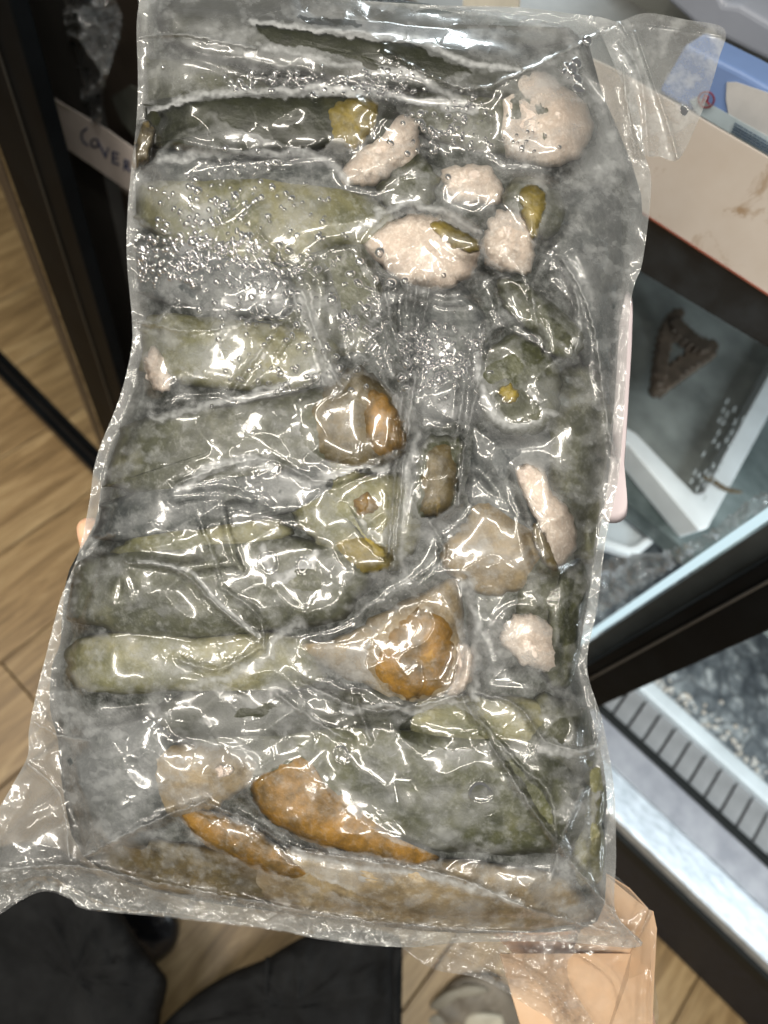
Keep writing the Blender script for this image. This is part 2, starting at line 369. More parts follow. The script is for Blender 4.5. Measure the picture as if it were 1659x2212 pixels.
piece([(1112, 1015), (1165, 1003), (1195, 1065), (1235, 1105), (1246, 1170), (1225, 1215), (1195, 1222), (1170, 1150), (1140, 1090)], 'flesh_pink', -42, 42,
      'long pink white chunk with a brown edge on the right', [('brown_edge', [(1150, 1130), (1172, 1150), (1205, 1215), (1190, 1228), (1158, 1190)], 'flesh_brown', 10, 28)], 28)
piece(C(1250, 1000, 420, 150, 88, 0, 29), 'skin_grey', -66, 38, 'grey piece upright along the right edge, middle', seed=29)
piece(C(1070, 1190, 230, 160, 30, 0, 30), 'flesh_tan', -60, 36, 'tan piece below the moss green oval', seed=30)
piece(C(460, 1270, 700, 200, -3, -6, 31), 'skin_grey', -46, 50, 'fat grey green piece with a rounded left end at the left edge', seed=31)
piece(C(440, 1170, 400, 70, -8, 0, 32), 'skin_olive', -50, 40, 'pale olive strip on top of the fat rounded piece', seed=32)
piece([(640, 1400), (720, 1380), (830, 1320), (930, 1270), (985, 1250), (1005, 1340), (1000, 1440), (965, 1505), (880, 1520), (800, 1490)], 'flesh_tan', -44, 44,
      'large orange brown cut piece low in the middle',
      [('orange_core', [(800, 1400), (850, 1340), (920, 1300), (975, 1340), (985, 1430), (955, 1490), (880, 1510), (810, 1470)], 'flesh_orange', 8, 40),
       ('pale_rim', [(990, 1390), (1020, 1400), (1030, 1450), (1000, 1495), (962, 1508), (985, 1450)], 'flesh_pink', 14, 28)], 33)
piece([(1080, 1370), (1110, 1330), (1170, 1330), (1210, 1380), (1212, 1440), (1170, 1450), (1110, 1420)], 'flesh_pink', -46, 34,
      'blurry pink chunk right of the orange brown piece', seed=34)
piece(C(1225, 1350, 260, 90, 98, 0, 35), 'skin_moss', -54, 40, 'moss green piece upright at the right edge by the pink chunk', seed=35)
piece(C(420, 1432, 560, 150, -1, 0, 36), 'skin_olive', -52, 42, 'olive piece with a tan left end below the fat rounded piece', seed=36)
piece(C(620, 1535, 620, 110, -2, 16, 37), 'skin_dark', -50, 40, 'dark curved piece below the orange brown piece', seed=37)
piece(C(240, 1700, 270, 290, 5, 0, 38), 'skin_slate', -50, 46, 'dark slate piece in the lower left corner', seed=38)
piece([(285, 1640), (340, 1610), (430, 1605), (520, 1620), (570, 1650), (540, 1700), (450, 1750), (370, 1760), (310, 1710)], 'flesh_tan', -46, 42,
      'tan golden piece beside the dark slate corner piece', [('pink_crumb', [(462, 1660), (490, 1650), (502, 1668), (480, 1682)], 'flesh_pink', 34, 12)], 39)
piece(C(620, 1620, 420, 110, 0, -10, 40), 'skin_grey', -58, 40, 'grey frosted piece between the tan golden and the dark curved one', seed=40)
piece(C(910, 1700, 800, 270, 10, 0, 41), 'skin_moss', -52, 52, 'biggest green piece with an orange brown lower left face',
      [('orange_face', [(540, 1695), (600, 1645), (655, 1625), (700, 1680), (760, 1725), (820, 1775), (870, 1815), (955, 1855), (880, 1868), (760, 1845), (650, 1810), (575, 1765)], 'flesh_orange', 18, 34)], 41)
piece([(385, 1745), (470, 1755), (560, 1795), (640, 1860), (700, 1905), (620, 1905), (520, 1865), (430, 1815)], 'flesh_orange', -50, 36,
      'bright orange piece slanting at the lower left', seed=42)
piece(C(900, 1925, 760, 160, 6, 0, 43), 'flesh_tan', -60, 42, 'long tan piece along the bottom of the bag', seed=43)
piece(C(1050, 1560, 380, 120, 8, 0, 44), 'skin_olive', -56, 40, 'olive tan piece under the start of the long diagonal crease', seed=44)
piece(C(1210, 1590, 190, 170, 20, 0, 45), 'skin_grey', -58, 40, 'grey piece at the right pinch of the bag', seed=45)
piece(C(1285, 1780, 270, 90, 95, 0, 46), 'skin_olive', -58, 36, 'olive piece at the lower right edge, partly clear', seed=46)
piece(C(1180, 1240, 300, 120, 100, 0, 47), 'skin_grey', -70, 36, 'grey brown piece under the brown edged chunk', seed=47)
piece(C(450, 1880, 460, 110, 8, 0, 48), 'flesh_brown', -72, 34, 'brown piece behind the bright orange one at the bottom left', seed=48)

# ------------------------------------------------------------------ the bag
OUT = [(318, -60), (305, -20), (300, 10), (295, 60), (298, 180), (294, 270), (285, 350), (276, 450), (274, 560), (285, 690), (283, 760), (258, 860), (222, 950), (203, 1010), (192, 1090), (168, 1200),
       (132, 1290), (103, 1400), (78, 1500), (62, 1580), (60, 1632), (30, 1690), (0, 1742), (-50, 1830), (-70, 1930), (-40, 1985), (0, 1967), (50, 1935), (100, 1920), (150, 1938), (190, 1962), (360, 1979),
       (585, 2006), (694, 2027), (823, 2043), (900, 2046), (1000, 2036), (1200, 2034), (1385, 2044), (1330, 1972), (1331, 1850), (1326, 1700), (1302, 1560), (1268, 1440), (1290, 1310), (1311, 1150), (1340, 1000),
       (1362, 660), (1388, 565), (1407, 400), (1392, 330), (1380, 240), (1350, 110), (1330, 48), (1240, 30), (1100, 14), (960, 12), (800, 2), (700, -8), (620, -60)]
WET = [[(552, 55), (600, 58), (700, 75), (830, 90), (905, 98), (935, 120), (1018, 150), (985, 158), (955, 172), (925, 168), (905, 150), (880, 148), (840, 144), (790, 135), (740, 125), (690, 105), (620, 98), (575, 85)],
 [(645, 35), (700, 38), (775, 48), (770, 58), (700, 55), (660, 48)], [(905, 22), (960, 18), (1040, 16), (1030, 22), (960, 28), (915, 30)],
 [(285, 272), (330, 245), (430, 218), (530, 210), (600, 213), (700, 208), (780, 210), (820, 228), (808, 260), (800, 290), (765, 322), (745, 305), (720, 300), (690, 325), (640, 318), (560, 293), (490, 270), (462, 240), (440, 245), (420, 275), (380, 290), (330, 345), (285, 360)],
 [(795, 520), (850, 475), (900, 462), (960, 480), (1030, 520), (1030, 560), (1010, 600), (940, 620), (870, 605), (820, 570)],
 [(1118, 412), (1160, 400), (1182, 440), (1165, 480), (1150, 520), (1122, 465)], [(1050, 520), (1090, 490), (1145, 510), (1145, 570), (1100, 580), (1060, 560)],
 [(650, 890), (700, 865), (740, 850), (770, 805), (830, 840), (870, 920), (870, 965), (800, 990), (780, 1005), (720, 1000), (660, 960)],
 [(925, 962), (970, 958), (990, 1000), (985, 1080), (940, 1118), (905, 1108), (903, 1050), (916, 1000)],
 [(540, 1695), (600, 1655), (650, 1632), (680, 1680), (720, 1720), (760, 1760), (840, 1815), (950, 1852), (900, 1862), (800, 1846), (700, 1826), (600, 1785), (560, 1745)],
 [(395, 1760), (470, 1765), (560, 1805), (620, 1865), (720, 1910), (850, 1960), (790, 1955), (640, 1900), (500, 1850), (420, 1800)],
 [(790, 1410), (850, 1330), (900, 1310), (950, 1290), (985, 1350), (990, 1450), (955, 1495), (880, 1512), (820, 1480)],
 [(1117, 1012), (1160, 1006), (1195, 1070), (1235, 1110), (1242, 1175), (1215, 1213), (1180, 1216), (1150, 1130), (1130, 1070)],
 [(1303, 1700), (1325, 1715), (1312, 1790), (1292, 1845), (1276, 1838), (1284, 1780)], [(1195, 1562), (1222, 1550), (1236, 1580), (1215, 1606), (1198, 1590), (1178, 1592)],
 [(1155, 672), (1210, 700), (1243, 752), (1195, 728)], [(1128, 738), (1165, 736), (1180, 770), (1155, 790), (1130, 775)], [(1072, 850), (1100, 826), (1150, 860), (1172, 895), (1120, 915), (1085, 890)], [(1090, 770), (1110, 775), (1122, 830), (1100, 825)],
 [(705, 1040), (800, 1012), (838, 1070), (825, 1150), (775, 1120), (730, 1075)], [(722, 1185), (780, 1160), (850, 1205), (800, 1240), (742, 1225)],
 [(1215, 1312), (1243, 1302), (1250, 1370), (1217, 1400), (1206, 1350)], [(866, 385), (890, 378), (895, 400), (875, 420)], [(870, 1560), (960, 1530), (1010, 1540), (1060, 1600), (980, 1620), (880, 1600)]]
FROSTL = [([(300, 262), (430, 205), (560, 198), (700, 196), (820, 200), (930, 222), (1010, 232)], 9, .75), ([(545, 48), (700, 64), (900, 88), (1030, 142), (1120, 150)], 7, .8), ([(560, 98), (640, 112), (740, 140), (880, 160), (950, 195), (1020, 230)], 9, .6),
 ([(340, 345), (480, 330), (600, 332), (700, 345), (745, 385)], 10, .6), ([(380, 1060), (450, 1015), (560, 1000), (640, 1042), (760, 1020), (830, 1005)], 12, .7), ([(330, 900), (430, 880), (560, 850), (650, 815), (690, 790)], 8, .55),
 ([(780, 500), (840, 455), (930, 445), (1030, 500)], 9, .6), ([(1035, 770), (1050, 870), (1110, 925), (1190, 890)], 12, .7), ([(400, 1480), (520, 1450), (600, 1380), (640, 1340)], 12, .5), ([(540, 1700), (640, 1690), (700, 1640)], 3, .3),
 ([(300, 1210), (400, 1225), (470, 1300), (560, 1375)], 5, .7), ([(640, 1845), (760, 1868), (900, 1880), (1000, 1910), (1120, 1950)], 9, .55), ([(740, 1530), (810, 1525), (900, 1530), (1000, 1505)], 7, .6), ([(1010, 1250), (1030, 1380), (1020, 1500)], 14, .6),
 ([(880, 880), (895, 960), (870, 1100), (870, 1250)], 14, .5), ([(1170, 1620), (1240, 1625), (1300, 1600)], 10, .55), ([(1230, 1900), (1290, 1700), (1290, 1620)], 18, .35), ([(650, 640), (680, 720), (710, 820)], 22, .5), ([(570, 1185), (590, 1240), (650, 1240), (680, 1195)], 9, .7)]
RIDGE = [([(905, 600), (888, 700), (868, 860), (852, 1040), (838, 1210)], 19, 5), ([(930, 600), (912, 720), (888, 880), (866, 1060), (850, 1230)], 15, 4), ([(880, 620), (866, 800), (845, 960)], 10, 4), ([(1048, 700), (1028, 850), (1005, 960), (990, 1090)], 17, 4), ([(1020, 720), (1000, 860), (982, 960)], 8, 4),
 ([(1000, 1510), (1080, 1640), (1180, 1790), (1290, 1930), (1385, 2042)], 18, 6), ([(1010, 1525), (1120, 1650), (1190, 1720), (1205, 1880)], 8, 5), ([(550, 490), (612, 580), (640, 665), (628, 720), (600, 765)], 9, 4), ([(655, 630), (690, 740), (735, 830)], 11, 6),
 ([(270, 1215), (380, 1228), (470, 1310), (550, 1372)], 12, 5), ([(430, 1120), (460, 1200), (475, 1250)], 4, 4), ([(740, 1090), (790, 1160), (845, 1212)], -7, 4), ([(380, 1045), (560, 990), (700, 1042), (820, 1002)], 9, 6),
 ([(1215, 560), (1262, 640), (1292, 760), (1312, 920), (1332, 1000)], 14, 6), ([(1180, 560), (1150, 620), (1160, 700)], 8, 5), ([(1262, 1440), (1282, 1500), (1292, 1590), (1262, 1622), (1180, 1600), (1120, 1525), (1030, 1495)], 12, 5),
 ([(450, 1738), (540, 1772), (640, 1832), (760, 1856), (900, 1876), (1010, 1905), (1150, 1965), (1330, 2015)], 12, 6), ([(180, 1850), (330, 1775), (440, 1732)], 13, 6), ([(820, 780), (835, 830), (872, 875), (888, 935)], 10, 5),
 ([(650, 1475), (780, 1530), (870, 1530), (1000, 1500)], 12, 6), ([(770, 1510), (800, 1600)], 9, 4), ([(1345, 60), (1352, 200), (1372, 330)], 12, 6), ([(300, 80), (400, 75), (550, 105)], 7, 4), ([(280, 545), (350, 570), (430, 620)], 8, 4), ([(285, 690), (330, 700), (380, 650)], 8, 4),
 ([(300, 690), (400, 715), (520, 700), (560, 670)], 7, 4), ([(640, 660), (560, 760), (500, 850)], 8, 4), ([(480, 1270), (560, 1330), (570, 1400)], 9, 4), ([(390, 1425), (470, 1445), (560, 1400)], 9, 5), ([(830, 620), (845, 700), (870, 780)], 14, 8),
 ([(60, 1650), (130, 1720), (150, 1850)], 10, 7), ([(0, 1880), (150, 1870), (330, 1905), (560, 1950), (760, 1985), (900, 2000), (1100, 2012)], 14, 7), ([(1240, 620), (1255, 700), (1240, 760)], 10, 5), ([(90, 1310), (150, 1250), (205, 1170), (250, 1150)], 9, 5),
 ([(1190, 1900), (1225, 1780), (1260, 1700)], 9, 5), ([(75, 1560), (130, 1590), (190, 1600)], 9, 5), ([(930, 1130), (960, 1200), (900, 1260)], 8, 5), ([(600, 1500), (700, 1570), (760, 1600)], 6, 5), ([(830, 110), (1000, 190), (1120, 160), (1260, 90), (1330, 60)], 8, 5)]
WIDE = [([(692, 590), (690, 700), (712, 830)], 9, 13), ([(850, 630), (846, 720), (862, 800)], 10, 12), ([(750, 620), (742, 700), (750, 790)], -7, 16), ([(910, 640), (960, 652), (1000, 650)], 8, 10),
        ([(1100, 560), (1175, 660), (1200, 800)], 9, 16), ([(1240, 540), (1290, 660), (1300, 860)], 12, 16), ([(380, 1075), (470, 1065), (540, 1080)], 9, 13), ([(300, 1210), (400, 1225), (500, 1215)], 9, 12),
        ([(240, 1290), (260, 1240), (285, 1300)], 6, 12), ([(60, 1790), (110, 1760), (160, 1790)], 9, 14), ([(340, 130), (330, 200), (350, 240)], 8, 14), ([(380, 300), (440, 318), (520, 325)], 9, 12),
        ([(1040, 1560), (1130, 1680), (1250, 1860)], -9, 18), ([(1230, 1470), (1250, 1540), (1240, 1600)], 9, 14), ([(560, 1770), (700, 1850), (900, 1880)], -8, 14), ([(1000, 1250), (1015, 1400), (1000, 1500)], 9, 12),
        ([(1235, 1700), (1215, 1850), (1280, 1950)], 9, 16), ([(480, 1100), (500, 1190), (520, 1230)], 6, 8), ([(900, 860), (890, 1000), (880, 1150)], 8, 14), ([(1000, 800), (990, 950)], 8, 9)]
def sheet(name, outline, hfun, step, mat, parent, depth=BAGD, hz=None):
    pl = spline(outline, 5); pl = [tuple(p) for p in pl]
    a = np.array(pl); x0, y0 = a.min(0)-step*2; x1, y1 = a.max(0)+step*2
    gx = np.arange(x0, x1, step); gy = np.arange(y0, y1, step); X, Y = np.meshgrid(gx, gy); ny, nx = X.shape
    ins = inside(X, Y, pl); near = np.zeros_like(ins)
    for dy in (-1, 0, 1):
        for dx in (-1, 0, 1): near |= np.roll(np.roll(ins, dy, 0), dx, 1)
    mv = near & ~ins; d, bx, by = segdist(X[mv], Y[mv], pl, True); X[mv] = bx; Y[mv] = by
    H, HZ, CR = hfun(X, Y, pl)
    id_ = np.arange(ny*nx).reshape(ny, nx)
    q = np.stack([id_[:-1, :-1], id_[1:, :-1], id_[1:, 1:], id_[:-1, 1:]], -1).reshape(-1, 4)
    i4 = ins.ravel()[q]; keep = i4.any(1) & near.ravel()[q].all(1); q = q[keep]
    used = np.unique(q); re = -np.ones(ny*nx, int); re[used] = np.arange(len(used))
    V = W(X.ravel()[used], Y.ravel()[used], depth-H.ravel()[used]*depth/FOC)
    return link(name, V, re[q], mat, parent, attrs={'haze': HZ.ravel()[used], 'crease': CR.ravel()[used]})
def blur(A, k):
    for ax in (0, 1):
        c = np.cumsum(np.pad(A, [(k+1, k) if i == ax else (0, 0) for i in (0, 1)], mode='edge'), ax)
        n = A.shape[ax]; s1 = np.take(c, range(2*k+1, 2*k+1+n), ax); s0 = np.take(c, range(0, n), ax)
        A = (s1-s0)/(2*k+1)
    return A
def front_h(X, Y, pl):
    H = np.full(X.shape, -62.0)
    for s in SURF:
        c, th, r, z0, hh = s; m = (abs(X-c[0]) < r.max()+2) & (abs(Y-c[1]) < r.max()+2)
        H[m] = np.maximum(H[m], field(s, X[m], Y[m]))
    H = np.maximum(H, -46+8*fbm(X/50, Y/50, 19, 3))+drop(X, Y); FL = blur(H, 1); D = H.copy()
    for k in range(4):
        for ax in (0, 1):
            D = np.maximum(D, np.maximum(np.roll(D, 1, ax), np.roll(D, -1, ax)))
    H = blur(blur(D, 5), 4)+2.5
    de, _, _ = segdist(X, Y, pl, True); dc, _, _ = segdist(X, Y, CONT, True); ci = inside(X, Y, CONT)
    edge = sstep(0, 70, de)
    sd = np.where(ci, dc, -dc)                       # >0 inside the contents
    H = H*sstep(-10, 40, sd)+(-78)*(1-sstep(-10, 40, sd))
    H = H*edge+(-95)*(1-edge)
    H = np.maximum(H, FL+1.5)
    # drape wrinkles
    wx = X+14*fbm(X/60, Y/60, 71, 3); wy = Y+14*fbm(X/60, Y/60, 75, 3)
    amp = .5+1.3*fbm(X/180, Y/180, 33, 2)**2*2
    H = H+(fbm(wx/110, wy/90, 41, 1, True)-.5)*10*amp+(fbm(wx/38, wy/60, 47, 1)-.5)*1.2*amp
    CR = np.zeros(X.shape)
    for pts, A, wd in WIDE:
        p = spline(pts, 6, False); d, _, _ = segdist(X, Y, [tuple(q) for q in p[::3]], False); H += A*np.exp(-(d/wd)**2)
    for pts, A, wd in RIDGE:
        p = spline(pts, 6, False); xa, ya = p.min(0)-50; xb, yb = p.max(0)+50
        m = (X > xa) & (X < xb) & (Y > ya) & (Y < yb)
        jx = X[m]+(vnoise(X[m]/9, Y[m]/9, 5)-.5)*5; jy = Y[m]+(vnoise(X[m]/9, Y[m]/9, 6)-.5)*5
        d, _, _ = segdist(jx, jy, [tuple(q) for q in p], False)
        g = np.exp(-d/wd); H[m] += 1.35*A*g*(.5+vnoise(X[m]/22, Y[m]/22, 8)); CR[m] = np.maximum(CR[m], g)
    # frost / air under the film
    n1 = fbm(X/120, Y/95, 101, 4); n2 = fbm(X/38, Y/26, 107, 5); n3 = fbm(X/9, Y/9, 113, 3)
    HZ = .02+.26*sstep(.46, .74, n1)+.20*sstep(.46, .76, n2)
    HZ = HZ+.13*sstep(.5, .8, n3)*sstep(.45, .6, n2)
    top = sstep(260, 60, Y); HZ += .16*top
    HZ += .20*sstep(1150, 1330, X)*sstep(1200, 600, Y)
    loose = 1-sstep(-8, 14, sd); HZ = HZ*(1-loose)+(.10+.16*n2)*loose
    for pts, wd, A in FROSTL:
        p = spline(pts, 6, False); xa, ya = p.min(0)-60; xb, yb = p.max(0)+60; m = (X > xa) & (X < xb) & (Y > ya) & (Y < yb)
        jx = X[m]+(n2[m]-.5)*34; jy = Y[m]+(n2[m]-.5)*34
        d, _, _ = segdist(jx, jy, [tuple(q) for q in p], False)
        HZ[m] = np.maximum(HZ[m], A*np.exp(-(d/wd)**2)*(.55+1.3*n3[m]))
    for k, pts in enumerate(WET):
        p = np.array(pts, float); p = np.array([tuple(q) for q in spline(p, 3)]); xa, ya = p.min(0)-30; xb, yb = p.max(0)+30
        m = (X > xa) & (X < xb) & (Y > ya) & (Y < yb)
        jx = X[m]+(fbm(X[m]/16, Y[m]/16, 51+k, 3)-.5)*13; jy = Y[m]+(fbm(X[m]/16, Y[m]/16, 151+k, 3)-.5)*13
        pp = [tuple(q) for q in p]; d, _, _ = segdist(jx, jy, pp, True); s = np.where(inside(jx, jy, pp), d, -d)
        wet = sstep(-.8, 1.2, s); rim = np.exp(-((s+5)/5.5)**2)*(s < 0)
        HZ[m] = HZ[m]*(1-wet*.975)+rim*.10*(1-wet)
        H[m] = H[m]*(1)-0.8*wet; CR[m] = CR[m]*(1-wet)-.88*wet
    return H, np.clip(HZ, 0, 1), CR
bag = empty('frozen_food_bag', W(800, 1150, BAGD+.04).tolist(), 'clear plastic bag packed with frozen green and amber pieces, filling the picture', 'plastic bag')
blob('ice', CONT, -84, 36, ICE, bag, rings=22, seed=77, rough=7)
sheet('front_film', OUT, front_h, 2.7, FILM, bag)
def back_h(X, Y, pl):
    de, _, _ = segdist(X, Y, pl, True); return -100-90*sstep(0, 160, de)+fbm(X/50, Y/50, 9, 3, True)*8, np.full(X.shape, .22)+.15*fbm(X/60, Y/60, 3), np.zeros(X.shape)
sheet('back_film', OUT, back_h, 14, FILM_BACK, bag)
def flap_h(base, sl, rid, hz, seed, cr=1.0, fine=1.0):
    def f(X, Y, pl):
        H = base+sl(X, Y)+(fbm(X/70, Y/70, seed, 3)-.5)*34*cr+(fbm(X/16, Y/20, seed+3, 3, True)-.6)*9*fine
        for pts, A, wd in rid:
            p = spline(pts, 6, False); d, _, _ = segdist(X, Y, [tuple(q) for q in p], False); H = H+A*np.exp(-d/wd)
        return H, np.clip(hz+.25*sstep(.45, .75, fbm(X/30, Y/30, seed+8, 4))*min(1, hz*6), 0, 1), np.zeros(X.shape)
    return f
sheet('corner_flap', [(1285, 38), (1335, 46), (1395, 28), (1480, 42), (1565, 62), (1552, 130), (1530, 205), (1500, 280), (1465, 345), (1425, 338), (1385, 325), (1350, 200), (1310, 100)],
      flap_h(-70, lambda X, Y: -(X-1300)*.06, [([(1375, 70), (1412, 180), (1440, 260), (1464, 342)], 20, 6), ([(1340, 50), (1360, 85), (1368, 130)], 12, 4), ([(1340, 90), (1385, 170), (1400, 330)], 14, 10), ([(1300, 60), (1400, 52), (1560, 78)], 6, 5)], .30, 301, .3, .05), 2.6, FILM_LOOSE, bag)
sheet('bottom_seam', [(-45, 1880), (60, 1880), (160, 1880), (340, 1925), (560, 1950), (720, 1975), (900, 2010), (1100, 2018), (1300, 2022), (1385, 2040), (1340, 2052), (1240, 2060), (1230, 2120), (1290, 2230), (1215, 2228), (1184, 2199), (1137, 2171), (1065, 2127), (1015, 2108), (934, 2093), (872, 2050), (853, 2033), (824, 2045), (694, 2030), (585, 2009), (357, 1982), (188, 1965), (150, 1942), (100, 1925), (50, 1942), (0, 1975), (-60, 2000)],
      flap_h(-84, lambda X, Y: -(Y-1950)*.05, [([(0, 1915), (100, 1890), (170, 1925), (260, 1960), (420, 1975)], 12, 6), ([(850, 2040), (980, 2060), (1080, 2110), (1190, 2170)], 14, 7), ([(930, 2090), (970, 2030)], 14, 5), ([(1000, 2050), (1120, 2080), (1220, 2150)], 16, 6), ([(1080, 2110), (1180, 2130), (1250, 2210)], 16, 6)], .10, 401, .9, 1.3), 2.6, FILM_LOOSE, bag)
sheet('corner_fold', [(1318, 1890), (1360, 1918), (1398, 1958), (1408, 1968), (1418, 2008), (1414, 2100), (1408, 2235), (1225, 2235), (1180, 2150), (1130, 2080), (1170, 2035), (1290, 2020), (1330, 1985)],
      flap_h(-112, lambda X, Y: 0, [([(1408, 1965), (1385, 2010), (1370, 2045)], 12, 5), ([(1250, 2060), (1330, 2120), (1360, 2200)], 10, 10), ([(1412, 2020), (1404, 2120), (1400, 2230)], 10, 4)], .03, 501, .3, .2), 2.8, FILM_LOOSE, bag)
# air bubbles and droplets caught under the film
def bubmat():
    t = NT('bubble'); fr = t.n('ShaderNodeFresnel', {'IOR': 1.75}).outputs[0]; fc = t.n('ShaderNodeLayerWeight', {0: .5}).outputs['Facing']
    gl = t.n('ShaderNodeBsdfGlossy', {'Color': (1, 1, 1, 1), 'Roughness': .10}); tr = t.n('ShaderNodeBsdfTransparent', {'Color': t.ramp(fc, [(.05, (.97, .97, .97)), (.5, (.55, .56, .56)), (.8, (.30, .31, .31))])})
    m = t.n('ShaderNodeMixShader', {0: t.math('ADD', t.math('MULTIPLY', fr, 1.4), .0, clamp=True)}); t.t.links.new(tr.outputs[0], m.inputs[1]); t.t.links.new(gl.outputs[0], m.inputs[2]); t.surf(m.outputs[0]); return t.m
BUB = bubmat()
dens = [((470, 430), (170, 70), 130, 5), ((450, 540), (150, 60), 150, 6), ((360, 580), (90, 35), 110, 4.5), ((560, 600), (120, 60), 60, 6), ((640, 175), (190, 26), 90, 4.5), ((830, 185), (70, 26), 50, 4), ((960, 290), (80, 60), 45, 5.5), ((950, 780), (80, 65), 150, 6),
        ((780, 690), (110, 90), 60, 7), ((1010, 240), (60, 30), 25, 4.5), ((560, 700), (120, 60), 35, 5.5), ((700, 560), (80, 60), 30, 6), ((1250, 160), (30, 40), 8, 8), ((620, 820), (120, 40), 35, 5), ((1100, 300), (60, 30), 20, 4)]
BX = []
for (cx, cy), (sx, sy), n, r in dens:
    for k in range(n):
        BX.append((random.gauss(cx, sx*.6), random.gauss(cy, sy*.6), max(3.0, 1.3*random.gauss(r, r*.28)), random.uniform(.65, 1.0)))
BX = [b for b in BX if b[0] > 300]
bx = np.array([b[0] for b in BX]); by = np.array([b[1] for b in BX])
fo = bpy.data.objects['front_film']
import mathutils
pts3 = np.empty(len(fo.data.vertices)*3, np.float32); fo.data.vertices.foreach_get('co', pts3); pts3 = pts3.reshape(-1, 3)+np.array(bag.location)
camv = (pts3-np.array([0, 0, CAMH])) @ R; FD = -camv[:, 2]; FX = camv[:, 0]/FD*FOC+CX; FY = -camv[:, 1]/FD*FOC+CY
cell = {}
for i in range(0, len(FX), 3): cell[(int(FX[i]//9), int(FY[i]//9))] = FD[i]
def fdepth(x, y): return cell.get((int(x//9), int(y//9)), BAGD+.008)
V = []; F = []; nb_ = 0
for x, y, r, sq in BX:
    d = fdepth(x, y)-.0004; a = random.random()*math.pi; b0 = len(V); K = 10
    for ring, (q, h) in enumerate(((1, 0), (.90, .42), (.66, .74), (.28, .92))):
        for j in range(K):
            t = j/K*2*math.pi; u = math.cos(t)*r*q; v = math.sin(t)*r*q*sq
            V.append(W(x+u*math.cos(a)-v*math.sin(a), y+u*math.sin(a)+v*math.cos(a), d-h*r*.75*BAGD/FOC))
    for ring in range(3):
        for j in range(K): F.append([b0+ring*K+j, b0+ring*K+(j+1) % K, b0+(ring+1)*K+(j+1) % K, b0+(ring+1)*K+j])
    F.append([b0+3*K+j for j in range(K)])
tag(link('air_bubbles', V, F, BUB, bag), kind='stuff')
def ring_bubble(x, y, r, sq, ang):
    d = fdepth(x, y)-.0008; V = []; F = []; K = 28; a0 = math.radians(ang)
    prof = [(1.0, 0), (.97, .16), (.9, .2), (.82, .12), (.5, .1), (.02, .1)]
    for q, h in prof:
        for j in range(K):
            t = j/K*2*math.pi; w_ = 1+.05*math.sin(3*t+x); u = math.cos(t)*r*q*w_; v = math.sin(t)*r*q*sq*w_
            V.append(W(x+u*math.cos(a0)-v*math.sin(a0), y+u*math.sin(a0)+v*math.cos(a0), d-h*r*BAGD/FOC))
    for i in range(len(prof)-1):
        for j in range(K): F.append([i*K+j, i*K+(j+1) % K, (i+1)*K+(j+1) % K, (i+1)*K+j])
    return link('large_bubble', V, F, BUB, bag)
for a in ((1038, 1712, 29, .85, 20), (738, 1630, 24, .8, 60), (580, 1215, 27, .9, 80), (655, 1222, 22, .8, 100), (362, 1508, 9, 1, 0), (590, 1010, 20, .8, 30), (305, 525, 18, 1.2, 10), (1478, 238, 13, .7, 100), (1250, 190, 14, .8, 0)): ring_bubble(*a)

# ------------------------------------------------------------------ floor
def wood(name, a, b, c):
    t = NT(name); g = t.noise(9, 8, stretch=(3.2, .35, 1), rough=.62, dist=1.2); f = t.noise(50, 6, stretch=(4, .3, 1), rough=.7)
    col = t.ramp(g, [(.30, a), (.5, b), (.68, c)]); col = t.mix(t.ramp(f, [(.4, (0, 0, 0)), (.75, (.6, .6, .6))]), col, a)
    rnd = t.n('ShaderNodeObjectInfo').outputs['Random']; col = t.mix(t.math('MULTIPLY', rnd, .25), col, tuple(x*.6 for x in a))
    t.pbr(col, .38, t.bump(f, .15, .0008)); return t.m
WOOD = wood('oak_boards', (.135, .082, .034), (.35, .232, .108), (.52, .375, .195))
floor = empty('floor', (0, 0, 0)); floor['kind'] = 'structure'
box('underlay', (-6, -6, -.05), (6, 6, -.012), simple('dark_joint', (.04, .028, .018), .8), floor)
pw, plen = .205, 1.22
first = None
for i in range(-13, 14):
    offy = random.random()*plen
    for j in range(-3, 2):
        x0 = i*pw+.066; y0 = j*plen+offy
        if first is None:
            o = box('floor_plank', (-pw/2+.0018, -plen/2+.0015, -.011), (pw/2-.0018, plen/2-.0015, 0), WOOD, None, .0012); o.name = 'floor_plank'; first = o.data
            # recentre
        else:
            o = bpy.data.objects.new('floor_plank', first); COL.objects.link(o); m = o.modifiers.new('b', 'BEVEL'); m.width = .0012; m.segments = 2
        o.parent = floor; o.location = (x0, y0, -.0055)

# ------------------------------------------------------------------ freezer
BLK = simple('black_frame', (.004, .005, .006), .5, .5, 20, .05, spec=.08); NAVY = simple('navy_black_kick', (.014, .018, .028), .55, .5, 60, .2, spec=.2)
GASK = simple('dark_gasket', (.008, .010, .010), .6, spec=.2)
def alu():
    t = NT('scuffed_aluminium'); a = t.noise(60, 6, stretch=(.6, 2, 1), rough=.7); b = t.noise(500, 4, rough=.8)
    c = t.ramp(a, [(.35, (.30, .34, .38)), (.65, (.58, .63, .68))]); c = t.mix(t.ramp(b, [(.5, (0, 0, 0)), (.7, (.7, .7, .7))]), c, (.80, .85, .9))
    t.pbr(c, .42, t.bump(b, .4, .0006), Metallic=.55); return t.m
ALU = alu(); SLAT = simple('slat_grey', (.26, .27, .28), .45, .25, 30, .15); GREYM = simple('grey_inner_sill', (.30, .31, .34), .4, .25, 30, .15, col2=(.21, .22, .25))
WHITEP = simple('white_plastic', (.55, .62, .66), .35, .15, 25, .1); COLDW = simple('cold_white', (.60, .68, .73), .4, .2, 18, .3)
